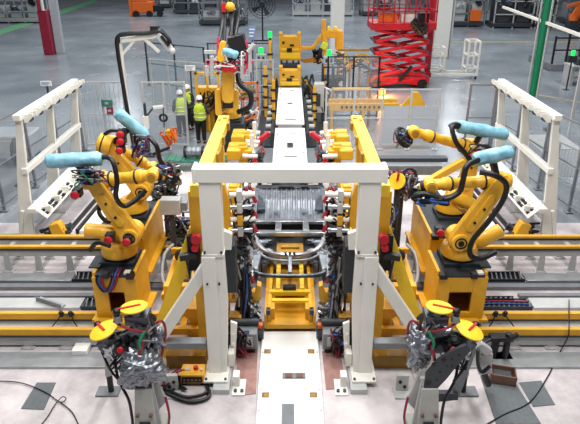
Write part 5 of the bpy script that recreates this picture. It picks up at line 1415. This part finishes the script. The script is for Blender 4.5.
for x in (-2.75, -2.05, -1.43): g.box(x, x + .08, 25.3, 25.4, -.02, 1.58)
g.build('frame', 'orange', t)
G().box(-2.7, -1.4, 25.3, 25.8, .88, .94).build('top', 'mid_grey', t)
tangle((-1.9, 25.25, 1.2), (.4, .1, .35), 4, .04, 680).build('hose', 'dark_yellow', t)

# ================================================================== SCISSOR LIFT
t = thing('scissor_lift', 'raised red scissor lift in the background', 'scissor lift', (5.75, 31.6, -.02))
YS, xl, xr = 31.2, 4.2, 7.3
G().box(xl, xr, YS, YS + 1.6, .25, .6).build('chassis', 'lift_red', t, .03)
for x in (xl + .35, xr - .35):
    for yy in (YS - .02, YS + 1.45): G().cyl((x, yy, .24), (x, yy + .2, .24), .26, n=20).build('wheel', 'black_rubber', t)
lev = [at(400, y, YS).z for y in (86, 77, 65.5, 53.5, 42, 30)]
for a, b in zip(lev, lev[1:]):
    for yy in (YS, YS + 1.4):
        G().bar((xl + .15, yy, a + .02), (xr - .15, yy, b - .02), .12, .15, up=(0, 0, 1)).build('scissor_arm', 'lift_red', t, .02)
        G().bar((xr - .15, yy + .13, a + .02), (xl + .15, yy + .13, b - .02), .12, .15, up=(0, 0, 1)).build('scissor_arm', 'lift_red', t, .02)
g = G()
for a in lev:
    for x in (xl + .15, xr - .15): g.cyl((x, YS - .08, a), (x, YS + 1.6, a), .07)
for a, b in zip(lev, lev[1:]): g.cyl(((xl + xr) / 2, YS - .08, (a + b) / 2), ((xl + xr) / 2, YS + 1.6, (a + b) / 2), .06)
g.build('pivot_tube', 'dark_grey', t)
zt = lev[-1]
G().box(xl - .1, xr + .1, YS - .1, YS + 1.7, zt, zt + .34).build('platform', 'lift_red', t, .02)
g = G()
for k in range(7):
    x = xl - .05 + k * (xr - xl + .1) / 6
    for yy in (YS - .08, YS + 1.66): g.bar((x, yy, zt + .3), (x, yy, zt + 1.5), .06)
for zz in (.9, 1.5):
    for yy in (YS - .08, YS + 1.66): g.bar((xl - .1, yy, zt + zz), (xr + .1, yy, zt + zz), .06)
    for x in (xl - .07, xr + .07): g.bar((x, YS - .08, zt + zz), (x, YS + 1.66, zt + zz), .06)
g.build('guard_rail', 'lift_red', t)
G().bar((5.7, YS - .12, lev[0] + .3), (6.3, YS - .1, lev[2]), .14, .14).build('lift_cylinder', 'black_metal', t)
G().box(xr + .15, xr + .45, YS + 1.9, YS + 2.2, -.02, 6).build('mast', 'lift_red', t)
G().box(xr - .1, xr + .45, YS + 1.6, YS + 1.9, .25, .5).build('mast_bracket', 'lift_red', t)
for x, y, z, sx_, m, lab, nm in ((5.0, YS + .6, zt + .34, .9, 'orange', 'orange tote on the scissor lift platform', 'tote'), (6.0, YS + .4, zt + .34, .7, 'off_white', 'white crate on the scissor lift platform', 'crate'), (6.8, YS + .5, zt + .34, .5, 'black_metal', 'dark tool case on the scissor lift platform', 'tool_case')):
    u = thing(nm, lab, 'box', (x, y, z))
    G().box(x - sx_ / 2, x + sx_ / 2, y - .3, y + .3, z, z + .5).build('body', m, u, .03)
    G().box(x - sx_ / 2 - .02, x + sx_ / 2 + .02, y - .32, y + .32, z + .44, z + .5).build('rim', 'mid_grey', u, .01)
tag(tangle((6.5, YS - .18, zt + .15), (.5, .06, .4), 7, .05, 690).build('hose', 'black_rubber'), 'black hoses hanging over the edge of the scissor lift', 'hose')
t = thing('beacon', 'glowing orange beacon on a post at the foot of the scissor lift', 'beacon', (4.6, 29.8, -.02))
pb = at(382, 92, 29.8)
G().box(pb.x - .04, pb.x + .04, 29.76, 29.84, -.02, pb.z - .2).box(pb.x - .15, pb.x + .15, 29.7, 29.9, -.02, .0).build('post', 'dark_grey', t)
G().cyl((pb.x, 29.8, pb.z - .2), (pb.x, 29.8, pb.z - .12), .2).build('socket', 'black_metal', t)
G().lathe((pb.x, 29.8, pb.z - .12), (pb.x, 29.8, pb.z + 1), [(0, .18), (.2, .18), (.28, .12), (.31, .02)], 18).build('lamp_dome', 'orange_lamp', t)
L = bpy.data.lights.new('beacon_light', 'POINT'); L.energy = 260; L.color = (1, .32, .06); L.shadow_soft_size = .15
lo = bpy.data.objects.new('beacon_light', L); COL.objects.link(lo); lo.location = (pb.x, 29.45, pb.z + .1)

# white tubular trolley
t = thing('frame_trolley', 'white tubular trolley frame on castors by the white column', 'trolley', (9.3, 34, -.02))
g = G()
for x0, x1 in ((7.75, 8.6), (9.9, 10.5)):
    for x in (x0, x1): g.bar((x, 33.6, .2), (x, 33.6, 1.7 if x0 < 9 else 2.05), .09); g.bar((x, 34.5, .2), (x, 34.5, 1.7 if x0 < 9 else 2.05), .09)
    for zz in (.6, 1.3, 1.7 if x0 < 9 else 2.05):
        for yy in (33.6, 34.5): g.bar((x0, yy, zz), (x1, yy, zz), .08)
        for x in (x0, x1): g.bar((x, 33.6, zz), (x, 34.5, zz), .08)
g.bar((7.75, 33.6, .25), (10.5, 33.6, .25), .1, .14).bar((7.75, 34.5, .25), (10.5, 34.5, .25), .1, .14)
g.build('frame', 'off_white', t)
for x in (7.8, 10.45):
    for y in (33.6, 34.5): G().cyl((x - .04, y, .09), (x + .04, y, .09), .1, n=14).bar((x, y, .1), (x, y, .22), .06).build('castor', 'black_rubber', t)
# far bench at right with drawers
t = thing('work_bench', 'grey work bench with open shelves by the right edge', 'bench', (16.2, 32.3, -.02))
G().box(15.0, 17.9, 31.8, 33, .95, 1.05).build('top', 'light_grey', t, .02)
G().box(15.1, 17.8, 32.0, 32.9, .3, .36).build('shelf', 'light_grey', t)
for x in (15.1, 16.0, 16.9, 17.8): G().box(x - .08, x + .08, 31.9, 32.9, -.02, .95).build('leg', 'light_grey', t)
for x in (15.55, 16.4): tag(G().box(x - .26, x + .26, 31.95, 32.5, 1.05, 1.4).build('parts_bin', 'dark_grey', bev=.03), 'dark parts bin on the grey bench, %s' % ('nearer the green post' if x < 16 else 'nearer the right edge'), 'bin')
# raised platform with dark railing
t = thing('railed_platform', 'grey platform with dark railing behind the grey bench', 'platform', (18.3, 37, -.02))
G().box(15.6, 21, 36, 39.5, -.02, .4).build('deck', 'mid_grey', t, .03)
g = G()
for k in range(7):
    x = 15.7 + k * .8; g.bar((x, 36.1, .4), (x, 36.1, 2.0 + .4 * (k % 2)), .1)
for zz in (1.2, 1.9): g.bar((15.7, 36.1, zz), (20.6, 36.1, zz), .08)
g.build('railing', 'black_metal', t)
G().box(17.2, 18.2, 36.2, 36.5, .4, 2.2).build('panel', 'sheet_grey', t, .02)
tag(G().box(18.6, 19.3, 37.2, 37.9, .4, 1.5).box(18.7, 19.2, 37.15, 37.2, .9, 1.3).build('machine_block', 'machine_yellow', bev=.03), 'yellow machine block on the railed platform', 'machine')

# ================================================================== BACKGROUND RACKS AND MACHINES
def far_machine(x, y, w, d, h, seed, label, cat='machine', name='assembly_machine', cols=('dark_grey', 'mid_grey', 'light_grey'), accent=None):
    rr = random.Random(seed)
    t = thing(name, label, cat, (x, y, -.02))
    G().box(x - w / 2, x + w / 2, y, y + d, .1, .45).build('base', cols[0], t, .03)
    g = G(); n = max(2, int(w / 1.6))
    for k in range(n + 1):
        px = x - w / 2 + .06 + k * (w - .12) / n
        for yy in (y + .06, y + d - .06): g.bar((px, yy, -.02), (px, yy, h), .1)
    for zz in (h * .35, h * .68, h):
        for yy in (y + .06, y + d - .06): g.bar((x - w / 2, yy, zz), (x + w / 2, yy, zz), .1)
    g.build('frame', cols[1], t)
    for k in range(n):
        px = x - w / 2 + (k + .5) * w / n
        hh = rr.uniform(.3, .75) * h
        G().box(px - w / n * .32, px + w / n * .32, y + .2, y + d - .2, .45, .45 + hh).build('cabinet', rr.choice(cols), t, .04)
        greebles((px, y + .15, .5 + hh * .8), (w / n * .3, .2, hh * .25), 12, seed * 9 + k, 1, .15, .4).build('mechanism', rr.choice(('black_metal', 'mid_grey', 'light_grey', 'dark_steel')), t)
    if accent:
        p = x + rr.uniform(-.3, .3) * w
        G().box(p - .5, p + .5, y - .1, y + .2, .5, 1.5).build('cover', accent, t, .04)
    return t
far_machine(-26.5, 60, 5, 2, 3, 1, 'pale machine frame in the top left corner of the hall', cols=('light_grey', 'sheet_grey', 'mid_grey'))
far_machine(-9.5, 68, 6.5, 2, 3.4, 2, 'dark shelving frame right of the orange stacker', 'shelving', 'shelving_frame')
far_machine(-6.3, 58, 4.5, 2, 2.0, 3, 'low grey bench frame behind the hanging black hoses', 'shelving', 'bench_frame')
far_machine(3.5, 66, 6.5, 2, 3.5, 4, 'pale machine frame left of the narrow white column, top centre', cols=('light_grey', 'sheet_grey', 'dark_grey'))
far_machine(16.4, 57, 3.0, 2.5, 3.4, 5, 'dark machine right of the white steel column', accent='orange')
far_machine(20.2, 56, 3.6, 2.5, 3.4, 6, 'wire framed machine with glass guards, top right', cols=('dark_grey', 'light_grey', 'mid_grey'))
far_machine(23.1, 56, 1.8, 2.5, 3.2, 7, 'narrow wire framed machine left of the green post top', cols=('dark_grey', 'light_grey', 'sheet_grey'))
far_machine(28.3, 59, 4, 2.5, 3.4, 8, 'machine frame at the top right corner behind the orange robots')
far_machine(19.0, 72, 6, 2.5, 3.6, 10, 'farthest dark machine row behind the wire framed ones')
far_machine(-14.2, 75, 3.5, 2, 3.0, 11, 'small dark rack behind the orange stacker', 'shelving', 'shelving_frame')
far_machine(10, 66, 5, 2, 3.4, 12, 'dark frame seen behind the scissor lift guard rail')
# orange stacker
t = thing('pallet_stacker', 'orange pallet stacker parked at the top left', 'stacker', (-15.2, 66, -.02))
G().box(-16.6, -14.4, 65.5, 67, .35, 1.5).prism([(-16.6, 65.5, 1.5), (-14.9, 65.5, 1.5), (-15.3, 65.5, 2.3), (-16.4, 65.5, 2.3)], (0, 1.4, 0)).build('body', 'orange', t, .08)
G().box(-16.9, -16.6, 65.6, 66.8, 0, 3.6).build('mast', 'orange', t, .03)
G().box(-14.4, -13.4, 65.6, 66.6, .5, 1.1).build('motor_cover', 'black_metal', t, .05)
for x in (-16.2, -14.8, -13.7): G().cyl((x, 65.4, .3), (x, 65.75, .3), .32).build('wheel', 'black_rubber', t)
# orange robots far right
for k, (x, y, lab) in enumerate(((26.2, 54.5, 'small orange robot nearest the right edge among the far machines'), (24.7, 54.0, 'small orange robot just right of the green post top'))):
    t = thing('orange_robot', lab, 'robot', (x, y, -.02))
    G().box(x - .5, x + .5, y - .4, y + .4, -.02, .9).build('base', 'dark_grey', t, .03)
    G().cyl((x, y, .9), (x, y, 1.4), .4).capsule((x, y - .2, 1.4), (x + .4, y - .2, 2.4), .3, .2, (0, 1, 0), .3).build('lower_arm', 'orange', t, .02)
    G().bar((x + .4, y - .2, 2.4), (x - .9, y - .3, 2.1), .3, .3, w2=.2, h2=.2).build('forearm', 'orange', t, .02)
# drum fans
def fan(x, y, Y, r, label):
    c = at(x, y, Y)
    t = thing('floor_fan', label, 'fan', (c.x, Y, -.02))
    g = G()
    for k in range(5): g.ring(c, (0, 1, .15), r * (.2 + .2 * k), .025, 28, 5)
    for k in range(12):
        a = 2 * PI * k / 12; g.bar(c + V((math.cos(a) * .1, -.03, math.sin(a) * .1)), c + V((math.cos(a) * r, -.03, math.sin(a) * r)), .025)
    g.build('cage', 'black_metal', t)
    for k in range(4):
        a = 2 * PI * k / 4 + .5
        d = V((math.cos(a), 0, math.sin(a))); e = V((-math.sin(a), .25, math.cos(a)))
        G().prism([c + d * .15 + V((0, .1, 0)), c + d * r * .85 + e * -.2 * r + V((0, .1, 0)), c + d * r * .85 + e * .22 * r + V((0, .1, 0)), c + d * .15 + e * .1 + V((0, .1, 0))], (0, .03, 0)).build('blade', 'dark_grey', t)
    G().cyl(c + V((0, -.05, 0)), c + V((0, .4, 0)), .22).build('motor', 'black_metal', t)
    G().bar((c.x, Y + .25, .0), c + V((0, .25, 0)), .12).bar((c.x - .7, Y + .2, .03), (c.x + .7, Y + .2, .03), .12, .1).build('stand', 'black_metal', t)
fan(262, 5, 48, 1.0, 'big black drum fan at top centre, the nearer to the line')
fan(233, 17, 44, .8, 'black drum fan half hidden behind the hanging hoses')
# small signs on posts
def sign(x, y, Y, w, h, m, label, sm='sign_blue'):
    c = at(x, y, Y)
    t = thing('sign_board', label, 'sign', (c.x, Y, -.02))
    G().box(c.x - w / 2, c.x + w / 2, Y - .02, Y + .02, c.z - h / 2, c.z + h / 2).build('board', m, t, .005)
    g = G()
    for k in range(3): g.box(c.x - w * .38, c.x + w * (.38 - .1 * k), Y - .026, Y - .02, c.z + h * (.22 - .24 * k), c.z + h * (.32 - .24 * k))
    g.build('line_mark', sm, t)
    G().box(c.x - .03, c.x + .03, Y + .02, Y + .08, -.02, c.z).box(c.x - .15, c.x + .15, Y - .1, Y + .2, -.02, 0).build('post', 'dark_grey', t)
sign(190, 68, 24.5, .42, .2, 'plate_white', 'small white sign on a post above the workers', 'mid_grey')
sign(252, 33, 28.5, .34, .62, 'sign_blue', 'blue and white notice on the dark framed fence', 'plate_white')
sign(46, 83.5, 21.5, .4, .18, 'plate_white', 'small white sign above the left fence', 'sign_blue')
# overhead cable duct at the right, carried by the green post
zp = at(546, 23, 26.5).z
p, q_ = az(503, 7, zp), az(588, 38, zp)
t = thing('cable_duct', 'long white overhead cable duct carried past the green post', 'cable duct', ((p.x + q_.x) / 2, (p.y + q_.y) / 2, 0))
G().bar(p, q_, .1, .12).build('duct', 'off_white', t, .01)
G().bar((q_.x, q_.y, -.02), q_, .1).build('post', 'light_grey', t)
G().bar(V((11, 26.7, zp)), p + (q_ - p) * ((26.7 - p.y) / (q_.y - p.y)), .08).build('bracket', 'light_grey', t)
struct_line = G().prism([az(-40, 43, -.02), az(-40, 48, -.02), az(97, 2, -.02), az(95, -1, -.02)], (0, 0, .015))
so(struct_line, 'trim_1', 'marking_green')
# pallet things at far left behind the fence
t = thing('grey_cart', 'pale grey covered cart outside the left fence', 'cart', (-9.6, 19.5, -.02))
G().box(-10.3, -8.75, 19.0, 20.2, .3, 1.1).build('body', 'sheet_grey', t, .06)
G().box(-10.2, -8.85, 18.95, 19.0, .5, .95).build('panel', 'light_grey', t, .01)
for x in (-10.1, -8.95):
    for y in (19.15, 20.05): G().cyl((x - .05, y, .12), (x + .05, y, .12), .14).bar((x, y, .12), (x, y, .32), .07).build('castor', 'black_rubber', t)
t = thing('cable_reel', 'black hose coil hung outside the left fence', 'hose reel', (-8.3, 17.6, -.02))
G().ring((-8.35, 17.3, 1.1), (1, .2, 0), .38, .06).ring((-8.42, 17.3, 1.1), (1, .2, 0), .33, .06).build('coil', 'black_rubber', t)
G().bar((-8.45, 17.5, -.02), (-8.45, 17.5, 1.5), .1).box(-8.65, -8.25, 17.3, 17.7, -.02, .02).build('post', 'dark_grey', t)
t = thing('step_platform', 'pale grey sloping cover outside the right fence', 'platform', (9.2, 16, -.02))
G().box(8.45, 9.9, 19.0, 20.8, -.02, .6).prism([(8.45, 19.0, -.02), (8.45, 19.0, .6), (8.45, 18.2, -.02)], (1.45, 0, 0)).build('body', 'sheet_grey', t, .02)
G().box(8.5, 9.85, 19.05, 20.75, .6, .64).build('top', 'light_grey', t, .01)
t = thing('grip_stand', 'small black clamp on a post outside the right fence', 'stand', (8.55, 18.9, -.02))
pp = at(552, 128, 17.5)
t.location = (pp.x, 17.5, -.02)
G().bar((pp.x, 17.5, -.02), (pp.x, 17.5, pp.z), .08).box(pp.x - .15, pp.x + .15, 17.4, 17.6, -.02, .02).build('post', 'mid_grey', t)
G().box(pp.x - .22, pp.x + .22, 17.4, 17.6, pp.z - .1, pp.z).bar((pp.x, 17.5, pp.z), (pp.x + .1, 17.5, pp.z + .3), .1).build('clamp', 'black_metal', t, .01)

# dark base plates added to darken the floor, and rails flanking the far line
for sx, sd in ((-1, 'left'), (1, 'right')):
    t = thing('line_bed', 'dark floor bed with rollers along the %s edge of the far white line' % sd, 'line bed', (sx * 1.0, 25, -.02))
    G(sx).box(.56, 1.5 if sx > 0 else 1.3, 21.2, 31.5, -.02, .06).build('bed', 'charcoal_plate', t)
    G(sx).box(.6, .72, 21.2, 30.5, .06, .55).build('side_beam', 'dark_grey', t)
    for k in range(9): G(sx).cyl((.74, 21.6 + k, .4), (.95, 21.6 + k, .4), .1, n=10).build('roller', 'light_grey', t)
    for k, (m, n) in enumerate((('black_rubber', 6), ('dark_yellow', 1))): tangle((.9, 28.5, .6), (.3, 1.6, .4), n, .05, 810 + k + sx, sx).build('hose', m, t)
fence((-3.6, 26.2), (-.75, 26.2), 4, 2.4, 'light thin framed cage fence left of the far white line', m='light_grey', z0=-.02)
fence((-6.4, 27.5), (-3.8, 26.4), 3, 2.2, 'light thin framed cage fence above the small white sign', m='light_grey', z0=-.02)
t = thing('pallet_rack', 'dark low pallet rack on the floor beside the yellow transfer tower', 'rack', (1.9, 28.4, -.02))
g = G()
for x in (1.56, 2.05, 2.6):
    for y in (28, 28.9): g.bar((x, y, -.02), (x, y, 1.7), .07)
for zz in (.5, 1.1, 1.7):
    for y in (28, 28.9): g.bar((1.56, y, zz), (2.6, y, zz), .07)
g.build('frame', 'dark_grey', t)
G().box(1.6, 2.55, 28.0, 28.9, .52, .58).box(1.6, 2.55, 28.0, 28.9, 1.12, 1.18).build('shelf', 'charcoal_plate', t)
greebles((2.08, 28.4, .85), (.45, .3, .2), 24, 830, 1, .06, .16).build('load', 'dark_steel', t)
WORLD, LAMP, FAR, EXPO = .11, 480, 950, 0

# ================================================================== LIGHT
w = bpy.data.worlds.new('hall'); SC.world = w; w.use_nodes = True
bg = w.node_tree.nodes['Background']
bg.inputs['Color'].default_value = (.80, .90, 1.0, 1)
bg.inputs['Strength'].default_value = WORLD
def lamp(x, y, z, sx, sy, e, c=(1, .985, .96)):
    l = bpy.data.lights.new('ceiling_lamp', 'AREA'); l.shape = 'RECTANGLE'; l.size = sx; l.size_y = sy; l.energy = e; l.color = c
    o = bpy.data.objects.new('ceiling_lamp', l); COL.objects.link(o); o.location = (x, y, z)
for x in (-5, 0, 5):
    for y in (5.5, 12, 18.5):
        lamp(x, y, 11.5, .8, 3.2, LAMP)
for x in (-18, -6, 6, 18):
    for y in (30, 46, 64):
        lamp(x, y, 12.5, 1.0, 8, FAR, (.93, .97, 1.0))
vs = SC.view_settings
SC.display_settings.display_device = 'sRGB'
vs.view_transform = 'Standard'; vs.look = 'None'; vs.gamma = 1.0; vs.use_curve_mapping = False
vs.exposure = EXPO
SC.cycles.use_denoising = True
SC.cycles.max_bounces = 6
SC.cycles.transparent_max_bounces = 24
